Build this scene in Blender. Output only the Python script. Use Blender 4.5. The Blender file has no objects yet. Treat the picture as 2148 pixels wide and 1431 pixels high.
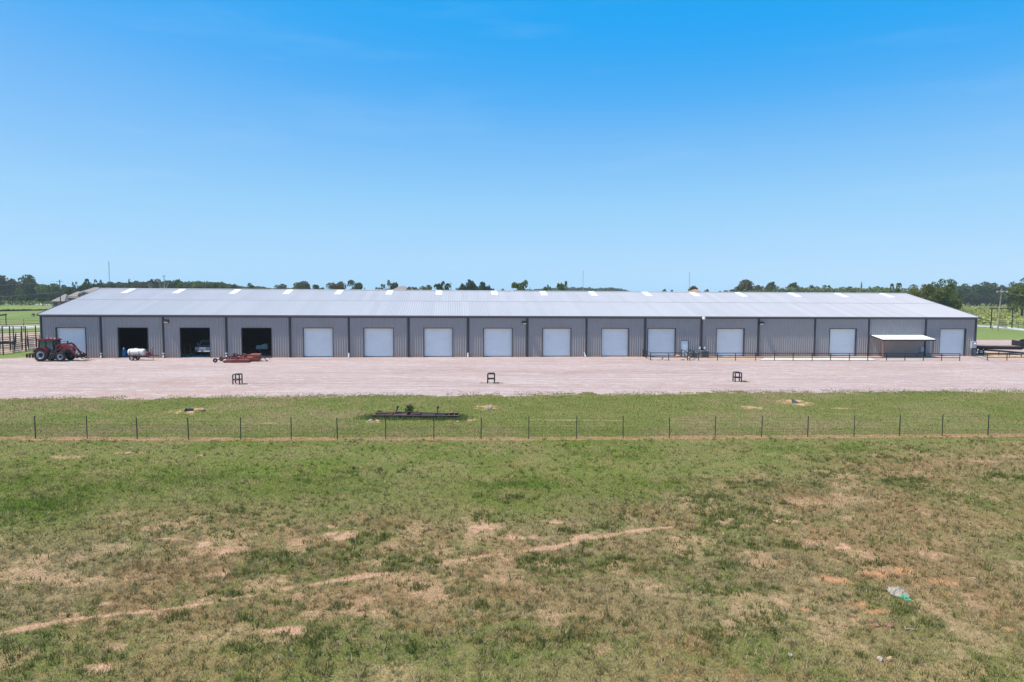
import bpy, bmesh, math, random
import numpy as np
from mathutils import Vector, Matrix
rnd = random.Random(7)
RNG = np.random.default_rng(11)
SC = bpy.context.scene
COL = SC.collection

# ------------------------------------------------------------------ survey: camera of the photograph
FPX, CX, CY = 1432.0, 1074.0, 715.5
PITCH, ROLL, CAMH = math.radians(3.972), math.radians(0.334), 8.19
_F = Vector((0, math.cos(PITCH), -math.sin(PITCH)))
_R0 = Vector((1, 0, 0))
_U0 = _R0.cross(_F)
_R = _R0 * math.cos(ROLL) + _U0 * math.sin(ROLL)
_U = -_R0 * math.sin(ROLL) + _U0 * math.cos(ROLL)
CAM = Vector((0, 0, CAMH))

def ray(px, py):
    return _F + _R * ((px - CX) / FPX) - _U * ((py - CY) / FPX)

def at(px, py, z=0.0):
    """ground point (height z) seen at a pixel of the 2148 px photograph"""
    d = ray(px, py)
    t = (z - CAMH) / d.z
    p = CAM + d * t
    return Vector((p.x, p.y, z))

def atd(px, py, Y):
    d = ray(px, py)
    return CAM + d * (Y / d.y)

# building frame
PSI, BD = math.radians(4.974), 88.09
UL, UR, HE, HR, BW = -57.68, 64.01, 5.37, 8.58, 15.24
BC, BS = math.cos(PSI), math.sin(PSI)
def B(u, v, z=0.0):
    return Vector((u * BC - v * BS, BD + u * BS + v * BC, z))
def Binv(p):
    x, y = p[0], p[1] - BD
    return (x * BC + y * BS, -x * BS + y * BC)
def wall_uz(px, py, v=0.0):
    d = ray(px, py); n = Vector((-BS, BC, 0)); o = B(0, v)
    t = (o - CAM).dot(n) / d.dot(n)
    p = CAM + d * t
    return Binv(p)[0], p.z

SUNV = Vector((-0.5 * BC + 0.08 * BS, -0.5 * BS - 0.08 * BC, 1.0)).normalized()

# ------------------------------------------------------------------ materials
_M = {}
def mat(name, base, rough=0.6, metal=0.0, var=0.12, scale=3.0, bump=0.0, bscale=20.0, spec=0.4, trans=0.0, dirt=None, dirt_scale=1.0, dirt_amt=0.5, coord='Object'):
    if name in _M: return _M[name]
    m = bpy.data.materials.new(name); m.use_nodes = True
    nt = m.node_tree; N, L = nt.nodes, nt.links
    b = N['Principled BSDF']
    b.inputs['Roughness'].default_value = rough
    b.inputs['Metallic'].default_value = metal
    b.inputs['Specular IOR Level'].default_value = spec
    tc = N.new('ShaderNodeTexCoord')
    nz = N.new('ShaderNodeTexNoise'); nz.inputs['Scale'].default_value = scale; nz.inputs['Detail'].default_value = 5
    L.new(tc.outputs[coord], nz.inputs['Vector'])
    mr = N.new('ShaderNodeMapRange'); mr.inputs[1].default_value = 0.25; mr.inputs[2].default_value = 0.75
    mr.inputs[3].default_value = 1 - var; mr.inputs[4].default_value = 1 + var
    L.new(nz.outputs['Fac'], mr.inputs[0])
    mx = N.new('ShaderNodeVectorMath'); mx.operation = 'SCALE'
    mx.inputs[0].default_value = base
    L.new(mr.outputs[0], mx.inputs['Scale'])
    out = mx.outputs[0]
    if dirt:
        n2 = N.new('ShaderNodeTexNoise'); n2.inputs['Scale'].default_value = dirt_scale; n2.inputs['Detail'].default_value = 6
        L.new(tc.outputs[coord], n2.inputs['Vector'])
        r2 = N.new('ShaderNodeMapRange'); r2.inputs[1].default_value = 0.48; r2.inputs[2].default_value = 0.72
        r2.inputs[4].default_value = dirt_amt
        L.new(n2.outputs['Fac'], r2.inputs[0])
        mm = N.new('ShaderNodeMix'); mm.data_type = 'RGBA'
        L.new(r2.outputs[0], mm.inputs['Factor']); L.new(out, mm.inputs['A']); mm.inputs['B'].default_value = (*dirt, 1)
        out = mm.outputs['Result']
    L.new(out, b.inputs['Base Color'])
    if bump > 0:
        n3 = N.new('ShaderNodeTexNoise'); n3.inputs['Scale'].default_value = bscale; n3.inputs['Detail'].default_value = 4
        L.new(tc.outputs[coord], n3.inputs['Vector'])
        bp = N.new('ShaderNodeBump'); bp.inputs['Strength'].default_value = bump; bp.inputs['Distance'].default_value = 0.05
        L.new(n3.outputs['Fac'], bp.inputs['Height']); L.new(bp.outputs['Normal'], b.inputs['Normal'])
    _M[name] = m
    return m

def attr_mat(name, attr='tint', rough=0.9, scale=0.0, var=0.0, trans=0.0, objrand=0.0, spec=0.15):
    """albedo from a colour attribute of the mesh (species / dryness of each leaf or blade)"""
    if name in _M: return _M[name]
    m = bpy.data.materials.new(name); m.use_nodes = True
    nt = m.node_tree; N, L = nt.nodes, nt.links
    b = N['Principled BSDF']; b.inputs['Roughness'].default_value = rough
    b.inputs['Specular IOR Level'].default_value = spec
    a = N.new('ShaderNodeAttribute'); a.attribute_name = attr
    out = a.outputs['Color']
    if objrand:
        oi = N.new('ShaderNodeObjectInfo')
        mr = N.new('ShaderNodeMapRange'); mr.inputs[3].default_value = 1 - objrand; mr.inputs[4].default_value = 1 + objrand
        L.new(oi.outputs['Random'], mr.inputs[0])
        vs = N.new('ShaderNodeVectorMath'); vs.operation = 'SCALE'
        L.new(out, vs.inputs[0]); L.new(mr.outputs[0], vs.inputs['Scale']); out = vs.outputs[0]
    L.new(out, b.inputs['Base Color'])
    if trans:
        tr = N.new('ShaderNodeBsdfTranslucent'); L.new(out, tr.inputs['Color'])
        ms = N.new('ShaderNodeMixShader'); ms.inputs[0].default_value = trans
        L.new(b.outputs[0], ms.inputs[1]); L.new(tr.outputs[0], ms.inputs[2])
        L.new(ms.outputs[0], N['Material Output'].inputs['Surface'])
    _M[name] = m
    return m

# ------------------------------------------------------------------ mesh builder
class MB:
    def __init__(s): s.v = []; s.f = []; s.smooth = []
    def add(s, vs, fs, smooth=False):
        o = len(s.v); s.v += [tuple(p) for p in vs]
        s.f += [tuple(i + o for i in f) for f in fs]; s.smooth += [smooth] * len(fs)
        return s
    def box(s, lo, hi, rz=0.0, c=None, bev=0.0):
        (x0, y0, z0), (x1, y1, z1) = lo, hi
        if bev > 0:
            e = min(bev, (x1 - x0) * .45, (y1 - y0) * .45, (z1 - z0) * .45)
            bm = bmesh.new(); bmesh.ops.create_cube(bm, size=1)
            for v in bm.verts:
                v.co = Vector(((x0 + x1) / 2 + v.co.x * (x1 - x0), (y0 + y1) / 2 + v.co.y * (y1 - y0), (z0 + z1) / 2 + v.co.z * (z1 - z0)))
            bmesh.ops.bevel(bm, geom=bm.edges[:], offset=e, segments=2, affect='EDGES', profile=0.6)
            bm.verts.index_update()
            s.add([v.co[:] for v in bm.verts], [[v.index for v in f.verts] for f in bm.faces]); bm.free()
            return s
        vs = [(x0, y0, z0), (x1, y0, z0), (x1, y1, z0), (x0, y1, z0), (x0, y0, z1), (x1, y0, z1), (x1, y1, z1), (x0, y1, z1)]
        return s.add(vs, [(0, 3, 2, 1), (4, 5, 6, 7), (0, 1, 5, 4), (1, 2, 6, 5), (2, 3, 7, 6), (3, 0, 4, 7)])
    def tube(s, a, b, r, r2=None, n=8, caps=True):
        a, b = Vector(a), Vector(b); r2 = r if r2 is None else r2
        d = (b - a).normalized(); u = d.orthogonal().normalized(); w = d.cross(u)
        vs = []
        for p, q in ((a, r), (b, r2)):
            for i in range(n):
                t = 2 * math.pi * i / n
                vs.append(p + (u * math.cos(t) + w * math.sin(t)) * q)
        fs = [(i, (i + 1) % n, n + (i + 1) % n, n + i) for i in range(n)]
        s.add(vs, fs, True)
        if caps:
            s.add(vs[:n], [tuple(range(n))[::-1]]); s.add(vs[n:], [tuple(range(n))])
        return s
    def path(s, pts, r, n=8):
        pts = [Vector(p) for p in pts]; rings = []; up = None
        for i, p in enumerate(pts):
            d = (pts[min(i + 1, len(pts) - 1)] - pts[max(i - 1, 0)]).normalized()
            if up is None: up = d.orthogonal().normalized()
            up = (up - d * up.dot(d)).normalized(); w = d.cross(up)
            rr = r[i] if isinstance(r, (list, tuple)) else r
            rings.append([p + (up * math.cos(2 * math.pi * k / n) + w * math.sin(2 * math.pi * k / n)) * rr for k in range(n)])
        vs = [q for g in rings for q in g]; fs = []
        for i in range(len(pts) - 1):
            for k in range(n):
                fs.append((i * n + k, i * n + (k + 1) % n, (i + 1) * n + (k + 1) % n, (i + 1) * n + k))
        s.add(vs, fs, True); s.add(rings[0], [tuple(range(n))[::-1]]); s.add(rings[-1], [tuple(range(n))])
        return s
    def bar(s, a, b, w, h):
        """square bar from a to b, w wide (horizontal), h high"""
        a, b = Vector(a), Vector(b); d = (b - a).normalized()
        side = d.cross(Vector((0, 0, 1)))
        side = side.normalized() if side.length > 1e-4 else Vector((0, 1, 0))
        up = side.cross(d).normalized()
        vs = []
        for p in (a, b):
            for i, j in ((-1, -1), (1, -1), (1, 1), (-1, 1)):
                vs.append(p + side * (w / 2 * i) + up * (h / 2 * j))
        return s.add(vs, [(0, 3, 2, 1), (4, 5, 6, 7), (0, 1, 5, 4), (1, 2, 6, 5), (2, 3, 7, 6), (3, 0, 4, 7)])
    def prism(s, prof, y0, y1, axis='y'):
        """profile [(x,z)...] extruded along y"""
        n = len(prof)
        if axis == 'y': vs = [(x, y0, z) for x, z in prof] + [(x, y1, z) for x, z in prof]
        else: vs = [(y0, x, z) for x, z in prof] + [(y1, x, z) for x, z in prof]
        fs = [(i, (i + 1) % n, n + (i + 1) % n, n + i) for i in range(n)]
        s.add(vs, fs); s.add(vs[:n], [tuple(range(n))[::-1]]); s.add(vs[n:], [tuple(range(n))])
        return s
    def lathe(s, prof, axis='y', c=(0, 0, 0), n=20):
        """profile [(r, t)...] turned about an axis through c"""
        vs = []
        for r, t in prof:
            for k in range(n):
                a = 2 * math.pi * k / n; p, q = r * math.cos(a), r * math.sin(a)
                vs.append({'y': (c[0] + p, c[1] + t, c[2] + q), 'x': (c[0] + t, c[1] + p, c[2] + q), 'z': (c[0] + p, c[1] + q, c[2] + t)}[axis])
        fs = []
        for i in range(len(prof) - 1):
            for k in range(n):
                fs.append((i * n + k, i * n + (k + 1) % n, (i + 1) * n + (k + 1) % n, (i + 1) * n + k))
        return s.add(vs, fs, True)
    def blob(s, c, r, jit=0.15, sub=2, rng=rnd):
        bm = bmesh.new(); bmesh.ops.create_icosphere(bm, subdivisions=sub, radius=1)
        bm.verts.index_update()
        vs = []
        for v in bm.verts:
            k = 1 + rng.uniform(-jit, jit)
            vs.append((c[0] + v.co.x * r[0] * k, c[1] + v.co.y * r[1] * k, c[2] + v.co.z * r[2] * k))
        s.add(vs, [[v.index for v in f.verts] for f in bm.faces], jit < .1); bm.free()
        return s
    def build(s, name, m, parent=None, loc=None, rz=None):
        me = bpy.data.meshes.new(name); me.from_pydata(s.v, [], s.f)
        me.polygons.foreach_set('use_smooth', s.smooth)
        me.materials.append(m)
        bm = bmesh.new(); bm.from_mesh(me); bmesh.ops.recalc_face_normals(bm, faces=bm.faces[:]); bm.to_mesh(me); bm.free()
        me.update()
        o = bpy.data.objects.new(name, me); COL.objects.link(o)
        if parent: o.parent = parent
        if loc is not None: o.location = loc
        if rz is not None: o.rotation_euler[2] = rz
        return o

def tag(o, label=None, cat=None, group=None, kind=None):
    if label: o['label'] = label
    if cat: o['category'] = cat
    if group: o['group'] = group
    if kind: o['kind'] = kind
    return o
def thing(name, label, cat, loc=(0, 0, 0), rz=0.0, group=None):
    o = bpy.data.objects.new(name, None); COL.objects.link(o)
    o.location = loc; o.rotation_euler = (0, 0, rz); o.empty_display_size = .3
    return tag(o, label, cat, group)
def children(o): return [c for c in bpy.data.objects if c.parent == o]
def copy_tree(o, parent=None):
    c = o.copy(); COL.objects.link(c); c.parent = parent
    for ch in children(o): copy_tree(ch, c)
    return c
def mesh_np(name, verts, faces_flat, nper, m, tint=None, parent=None):
    """fast mesh from numpy: all faces have nper corners"""
    me = bpy.data.meshes.new(name); nv = len(verts); nf = len(faces_flat) // nper
    me.vertices.add(nv); me.vertices.foreach_set('co', np.ascontiguousarray(verts, dtype=np.float32).ravel())
    me.loops.add(nf * nper); me.loops.foreach_set('vertex_index', np.ascontiguousarray(faces_flat, dtype=np.int32))
    me.polygons.add(nf); me.polygons.foreach_set('loop_start', np.arange(nf, dtype=np.int32) * nper)
    me.polygons.foreach_set('loop_total', np.full(nf, nper, dtype=np.int32))
    me.update(calc_edges=True)
    if tint is not None:
        ca = me.color_attributes.new('tint', 'FLOAT_COLOR', 'POINT')
        c4 = np.ones((nv, 4), dtype=np.float32); c4[:, :3] = tint
        ca.data.foreach_set('color', c4.ravel())
    me.materials.append(m)
    o = bpy.data.objects.new(name, me); COL.objects.link(o)
    if parent: o.parent = parent
    return o

# value noise in numpy
def _h(ix, iy, seed):
    with np.errstate(over='ignore'):
        h = (ix.astype(np.int64) * 374761393 + iy.astype(np.int64) * 668265263 + seed * 974634777) & 0xFFFFFFFF
        h = ((h ^ (h >> 13)) * 1274126177) & 0xFFFFFFFF
        h = h ^ (h >> 16)
    return (h & 0xFFFFFF) / float(0xFFFFFF)
def vnoise(x, y, seed=0):
    ix, iy = np.floor(x), np.floor(y); fx, fy = x - ix, y - iy
    fx = fx * fx * (3 - 2 * fx); fy = fy * fy * (3 - 2 * fy)
    a, b = _h(ix, iy, seed), _h(ix + 1, iy, seed); c, d = _h(ix, iy + 1, seed), _h(ix + 1, iy + 1, seed)
    return (a * (1 - fx) + b * fx) * (1 - fy) + (c * (1 - fx) + d * fx) * fy
def fbm(x, y, sc, oct=4, seed=0):
    t = 0; amp = .5; tot = 0
    for k in range(oct):
        t = t + amp * vnoise(x * sc + 17.3 * k, y * sc - 9.1 * k, seed + k); tot += amp; amp *= .5; sc *= 2.03
    return t / tot
def sstep(a, b, x):
    t = np.clip((x - a) / (b - a), 0, 1); return t * t * (3 - 2 * t)
# ------------------------------------------------------------------ camera, sun, sky
cd = bpy.data.cameras.new('camera'); cam = bpy.data.objects.new('camera', cd); COL.objects.link(cam)
cd.sensor_fit = 'HORIZONTAL'; cd.sensor_width = 36; cd.lens = 36 * FPX / 2148; cd.clip_end = 9000; cd.clip_start = .5
mw = Matrix.Identity(4)
for i in range(3):
    mw[i][0] = _R[i]; mw[i][1] = _U[i]; mw[i][2] = -_F[i]; mw[i][3] = CAM[i]
cam.matrix_world = mw
SC.camera = cam

sl = bpy.data.lights.new('sun', 'SUN'); sl.energy = 5.0; sl.angle = math.radians(0.5); sl.color = (1.0, .94, .83)
so = bpy.data.objects.new('sun', sl); COL.objects.link(so)
so.rotation_euler = (-SUNV).to_track_quat('-Z', 'Y').to_euler(); so.location = (0, 0, 60)

w = bpy.data.worlds.new('World'); SC.world = w; w.use_nodes = True
N, L = w.node_tree.nodes, w.node_tree.links
bg = N['Background']; bg.inputs['Strength'].default_value = 0.10
SKYV = 6.7
sk = N.new('ShaderNodeTexSky'); sk.sky_type = 'NISHITA'; sk.sun_disc = False
sk.sun_elevation = math.asin(SUNV.z); sk.sun_rotation = math.atan2(SUNV.x, SUNV.y)
sk.altitude = 0; sk.air_density = 0.6; sk.dust_density = 0.0; sk.ozone_density = 6.0
# photographic rendering of the clear sky: deeper and more even blue than the raw model
sp = N.new('ShaderNodeSeparateColor'); sp.mode = 'HSV'; L.new(sk.outputs[0], sp.inputs[0])
fc = N.new('ShaderNodeFloatCurve'); cu = fc.mapping.curves[0]
cu.points[0].location = (0, .98); cu.points[1].location = (1, .42)
for xy in ((.20, .992), (.288, .988), (.345, .94), (.432, .815), (.593, .665), (.70, .60), (.78, .54)): cu.points.new(*xy)
fc.mapping.update(); v10 = N.new('ShaderNodeMath'); v10.operation = 'MULTIPLY'; v10.inputs[1].default_value = .1; L.new(sp.outputs[2], v10.inputs[0]); L.new(v10.outputs[0], fc.inputs['Value'])
vp = N.new('ShaderNodeMath'); vp.operation = 'POWER'; vp.inputs[1].default_value = .10; L.new(sp.outputs[2], vp.inputs[0])
vm = N.new('ShaderNodeMath'); vm.operation = 'MULTIPLY'; vm.inputs[1].default_value = SKYV; L.new(vp.outputs[0], vm.inputs[0])
gm = N.new('ShaderNodeCombineColor'); gm.mode = 'HSV'
hm_ = N.new('ShaderNodeMapRange'); hm_.inputs[1].default_value = .607; hm_.inputs[2].default_value = .6165; hm_.inputs[3].default_value = .584; hm_.inputs[4].default_value = .599; L.new(sp.outputs[0], hm_.inputs[0]); L.new(hm_.outputs[0], gm.inputs[0]); L.new(fc.outputs[0], gm.inputs[1]); L.new(vm.outputs[0], gm.inputs[2])
# very thin cirrus streaks
tc = N.new('ShaderNodeTexCoord'); mp = N.new('ShaderNodeMapping'); mp.inputs['Scale'].default_value = (2.2, 2.2, 16); mp.inputs['Rotation'].default_value = (0, .06, 0)
L.new(tc.outputs['Generated'], mp.inputs['Vector'])
cz = N.new('ShaderNodeTexNoise'); cz.inputs['Scale'].default_value = 1.6; cz.inputs['Detail'].default_value = 7; cz.inputs['Roughness'].default_value = .55
L.new(mp.outputs[0], cz.inputs['Vector'])
cr = N.new('ShaderNodeMapRange'); cr.inputs[1].default_value = .55; cr.inputs[2].default_value = .8; cr.inputs[4].default_value = .065
L.new(cz.outputs['Fac'], cr.inputs[0])
cm = N.new('ShaderNodeMix'); cm.data_type = 'RGBA'
L.new(cr.outputs[0], cm.inputs['Factor']); L.new(gm.outputs[0], cm.inputs['A']); cm.inputs['B'].default_value = (7, 8, 9, 1)
L.new(cm.outputs['Result'], bg.inputs['Color'])

vs = SC.view_settings; vs.view_transform = 'Standard'; vs.look = 'None'; vs.exposure = 0.28; vs.gamma = 1; vs.use_curve_mapping = False
SC.cycles.max_bounces = 6; SC.cycles.volume_bounces = 1
try:
    SC.cycles.use_denoising = True
    SC.cycles.denoising_prefilter = 'ACCURATE'; SC.cycles.denoising_input_passes = 'RGB_ALBEDO_NORMAL'
    SC.cycles.denoiser = 'OPENIMAGEDENOISE'
except Exception: pass
# ------------------------------------------------------------------ the long metal building
m_wall = mat('grey_wall_panel', (.355, .315, .305), rough=.5, var=.05, scale=.4, dirt=(.30, .22, .17), dirt_scale=.9, dirt_amt=.18)
def splash(m, col, h, amt):
    # mud splashed up the foot of the panels
    nt = m.node_tree; N, L = nt.nodes, nt.links; b = N['Principled BSDF']; src = b.inputs['Base Color'].links[0].from_socket
    tc = N.new('ShaderNodeTexCoord'); sx = N.new('ShaderNodeSeparateXYZ'); L.new(tc.outputs['Object'], sx.inputs[0])
    nz = N.new('ShaderNodeTexNoise'); nz.inputs['Scale'].default_value = 2.2; nz.inputs['Detail'].default_value = 6; L.new(tc.outputs['Object'], nz.inputs['Vector'])
    mr = N.new('ShaderNodeMapRange'); mr.inputs[1].default_value = 0; mr.inputs[2].default_value = h; mr.inputs[3].default_value = amt; mr.inputs[4].default_value = 0; L.new(sx.outputs[2], mr.inputs[0])
    mu = N.new('ShaderNodeMath'); mu.operation = 'MULTIPLY'; L.new(mr.outputs[0], mu.inputs[0]); L.new(nz.outputs['Fac'], mu.inputs[1])
    mx = N.new('ShaderNodeMix'); mx.data_type = 'RGBA'; L.new(mu.outputs[0], mx.inputs['Factor']); L.new(src, mx.inputs['A']); mx.inputs['B'].default_value = (*col, 1); L.new(mx.outputs['Result'], b.inputs['Base Color'])
splash(m_wall, (.36, .24, .18), .75, 1.3)
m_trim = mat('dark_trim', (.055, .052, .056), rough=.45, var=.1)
m_gutter = mat('eave_gutter', (.12, .115, .125), rough=.4, var=.06)
m_pvc = mat('white_pipe', (.8, .8, .78), rough=.35, var=.03)
m_door = mat('white_roll_door', (.80, .80, .79), rough=.45, var=.03, scale=.8, dirt=(.5, .42, .34), dirt_scale=.7, dirt_amt=.10)
m_slab = mat('concrete_slab', (.42, .40, .37), rough=.8, var=.12, scale=2, dirt=(.25, .2, .16), dirt_scale=.8)
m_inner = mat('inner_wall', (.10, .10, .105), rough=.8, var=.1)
m_glassd = mat('sunlit_door_glass', (.80, .83, .86), rough=.5, var=.02, spec=.3)  # near-white base colour paints sunlight and reflection onto the pane
m_lamp = mat('black_fixture', (.015, .015, .017), rough=.4)
m_lens = mat('lamp_lens', (.75, .75, .75), rough=.3, var=.02)
m_box = mat('grey_electric_box', (.42, .45, .48), rough=.4, var=.05)
m_canopy = mat('white_canopy_sheet', (.82, .82, .82), rough=.4, var=.02)
m_rust = mat('rusty_post', (.30, .15, .09), rough=.8, var=.2, scale=6)

# roof: galvalume sheets, each with its own slight tone
def roof_material(name, base, metal=.15):
    m = bpy.data.materials.new(name); m.use_nodes = True
    nt = m.node_tree; N, L = nt.nodes, nt.links; b = N['Principled BSDF']
    b.inputs['Roughness'].default_value = .5; b.inputs['Metallic'].default_value = metal; b.inputs['Specular IOR Level'].default_value = .35
    tc = N.new('ShaderNodeTexCoord'); sx = N.new('ShaderNodeSeparateXYZ'); L.new(tc.outputs['Object'], sx.inputs[0])
    dv = N.new('ShaderNodeMath'); dv.operation = 'DIVIDE'; dv.inputs[1].default_value = .915; L.new(sx.outputs[0], dv.inputs[0])
    fl = N.new('ShaderNodeMath'); fl.operation = 'FLOOR'; L.new(dv.outputs[0], fl.inputs[0])
    dy = N.new('ShaderNodeMath'); dy.operation = 'GREATER_THAN'; dy.inputs[1].default_value = 7.9; L.new(sx.outputs[1], dy.inputs[0])
    cb = N.new('ShaderNodeCombineXYZ'); L.new(fl.outputs[0], cb.inputs[0]); L.new(dy.outputs[0], cb.inputs[1])
    wn = N.new('ShaderNodeTexWhiteNoise'); L.new(cb.outputs[0], wn.inputs['Vector'])
    nz = N.new('ShaderNodeTexNoise'); nz.inputs['Scale'].default_value = .25; nz.inputs['Detail'].default_value = 4; L.new(tc.outputs['Object'], nz.inputs['Vector'])
    ad = N.new('ShaderNodeMath'); ad.operation = 'ADD'; L.new(wn.outputs[0], ad.inputs[0]); L.new(nz.outputs[0], ad.inputs[1])
    mr = N.new('ShaderNodeMapRange'); mr.inputs[1].default_value = .2; mr.inputs[2].default_value = 1.7; mr.inputs[3].default_value = .93; mr.inputs[4].default_value = 1.06
    L.new(ad.outputs[0], mr.inputs[0])
    sc_ = N.new('ShaderNodeVectorMath'); sc_.operation = 'SCALE'; sc_.inputs[0].default_value = base; L.new(mr.outputs[0], sc_.inputs['Scale'])
    L.new(sc_.outputs[0], b.inputs['Base Color'])
    return m
m_roof = roof_material('galvanised_roof', (.465, .425, .425))
m_sky_l = mat('skylight_sheet', (.80, .80, .77), rough=.4, var=.02)

bld = thing('warehouse', 'very long grey metal building with white roll up doors and pale ribbed roof', 'building', (0, BD, 0), PSI)

doors = [(119, 180, 1), (249, 310, 0), (379, 440, 0), (508, 569, 0), (637, 698, 1), (764, 825, 1), (890, 949, 1), (1015, 1074, 1),
         (1139, 1197, 1), (1262, 1318, 1), (1359, 1416, 1), (1503, 1560, 1), (1740, 1795, 1), (1971, 2024, 1)]
openings = []
for a, b_, closed in doors:
    ua, ub = wall_uz(a, 720)[0], wall_uz(b_, 720)[0]
    openings.append((ua, ub, 3.68, closed))
pu0, pu1 = wall_uz(1428, 730)[0], wall_uz(1443, 730)[0]
openings.append((pu0, pu1, 2.08, 2))

def rib_profile(u0, u1, per, pts):
    out = []; n = int(math.ceil((u1 - u0) / per))
    for i in range(n):
        for du, dv in pts:
            u = u0 + i * per + du
            if u < u1: out.append((u, dv))
    out.append((u1, 0.0)); return out
wall_pts = [(0, 0), (.085, 0), (.185, -.055), (.225, -.055), (.290, 0)]
def front_wall():
    prof = rib_profile(UL, UR, .3048, wall_pts)
    cuts = sorted([x for o in openings for x in (o[0] - .06, o[1] + .06)])
    pu = [p[0] for p in prof]; pv = [p[1] for p in prof]
    allu = sorted(set(pu + cuts)); allv = np.interp(allu, pu, pv)
    mb = MB(); top = HE - .02
    for i in range(len(allu) - 1):
        a, b_ = allu[i], allu[i + 1]; mid = (a + b_) / 2; z0 = -.15
        for o in openings:
            if o[0] - .06 < mid < o[1] + .06: z0 = o[2] + .06
        va, vb = allv[i], allv[i + 1]
        mb.add([(a, va, z0), (b_, vb, z0), (b_, vb, top), (a, va, top)], [(0, 1, 2, 3)])
    return mb
wall = front_wall().build('wall', m_wall, bld)
# end and rear walls, dark inner lining
mb = MB()
for u, s in ((UL, -1), (UR, 1)):
    mb.add([(u, 0.002, -.15), (u, 2 * BW, -.15), (u, 2 * BW, HE - .03), (u, BW, HR - .06), (u, 0.002, HE - .03)], [(0, 1, 2, 3, 4)])
mb.add([(UL, 2 * BW, -.15), (UR, 2 * BW, -.15), (UR, 2 * BW, HE - .03), (UL, 2 * BW, HE - .03)], [(0, 1, 2, 3)])
mb.build('end_wall', m_wall, bld)
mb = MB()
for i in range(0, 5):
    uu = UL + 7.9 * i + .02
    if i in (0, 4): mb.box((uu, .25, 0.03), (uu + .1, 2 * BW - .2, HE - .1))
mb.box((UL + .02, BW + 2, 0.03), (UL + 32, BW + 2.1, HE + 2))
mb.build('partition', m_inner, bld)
mb = MB(); mb.box((UL + .05, .06, -.2), (UR - .05, 2 * BW - .05, .03)); mb.build('floor_slab', m_slab, bld)

# roof sheets with ribs running down the slope
ang = math.atan2(HR - HE, BW); ca, sa = math.cos(ang), math.sin(ang)
roof_pts = [(0, 0), (.205, 0), (.235, .036), (.270, .036), (.300, 0)]
def roof_side(front):
    prof = rib_profile(UL - .22, UR + .22, .3048, roof_pts)
    mb = MB(); n = len(prof); rows = []
    for v in (-.24, 7.9, BW) if front else (2 * BW + .24, BW):
        zz = HE + (HR - HE) * ((v if v <= BW else 2 * BW - v) / BW)
        sgn = -1 if front else 1
        rows.append([(u, v + sgn * h * sa, zz + h * ca + .012) for u, h in prof])
    for a, b_ in zip(rows[:-1], rows[1:]):
        mb.add(a + b_, [(i, i + 1, n + i + 1, n + i) for i in range(n - 1)])
    return mb
mbr = roof_side(True)
b2 = roof_side(False); mbr.add(b2.v, b2.f)
roof = mbr.build('roof', m_roof, bld)
# lap seam and ridge cap
mb = MB(); zz = HE + (HR - HE) * 7.9 / BW + .060
mb.bar((UL - .2, 7.9, zz), (UR + .2, 7.9, zz), .05, .012); mb.build('lap_seam', m_gutter, roof)
mb = MB()
zc = HR + .075
for s in (-1, 1):
    mb.add([(UL - .25, BW, zc), (UR + .25, BW, zc), (UR + .25, BW + s * .3, zc - .3 * math.tan(ang) - .01), (UL - .25, BW + s * .3, zc - .3 * math.tan(ang) - .01)], [(0, 1, 2, 3)])
mb.build('ridge_cap', m_roof, roof)
# rake trim at both gables
for u in (UL - .27, UR + .22):
    mb = MB()
    mb.bar((u + .025, -.26, HE - .07), (u + .025, BW, HR - .07), .05, .22)
    mb.bar((u + .025, 2 * BW + .26, HE - .07), (u + .025, BW, HR - .07), .05, .22)
    mb.build('rake_trim', m_gutter, bld)
# skylight sheets near the ridge
nrm = Vector((0, -(HR - HE), BW)).normalized()
for px, py in [(265, 613), (373, 613), (492, 613.5), (603, 614), (711, 614), (817, 614.5), (921, 615), (1037, 615), (1140, 615.5), (1243, 616), (1356, 616.5), (1456, 617), (1553, 617.5), (1664, 618), (1762, 618.5), (1857, 619)]:
    d = ray(px, py)
    # building-local ray against the front slope
    lu = lambda P: Vector((*Binv(P), P.z))
    o3 = lu(CAM); d3 = lu(CAM + d) - o3
    t = (Vector((0, 0, HE)) - o3).dot(nrm) / d3.dot(nrm); p = o3 + d3 * t
    u = p.x; v0, v1 = BW - 3.2, BW - .32
    mb = MB(); off = .062
    P = [(u - .46, v0), (u + .46, v0), (u + .46, v1), (u - .46, v1)]
    z = lambda v: HE + (HR - HE) * v / BW
    mb.add([(a, b_, z(b_) + off) for a, b_ in P] + [(a, b_, z(b_) + .02) for a, b_ in P], [(0, 1, 2, 3), (0, 4, 5, 1), (1, 5, 6, 2), (2, 6, 7, 3), (3, 7, 4, 0)])
    mb.build('skylight', m_sky_l, roof)
# gutter
mb = MB()
mb.prism([(-.25, HE - .235), (-.25, HE - .04), (-.235, HE - .04), (-.235, HE - .22), (-.05, HE - .22), (-.05, HE - .235)], UL - .2, UR + .2, axis='x')
mb.build('gutter', m_gutter, bld)
mb = MB(); mb.box((UL, -.069, HE - .34), (UR, -.056, HE - .24)); mb.build('eave_trim', m_trim, bld)

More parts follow.
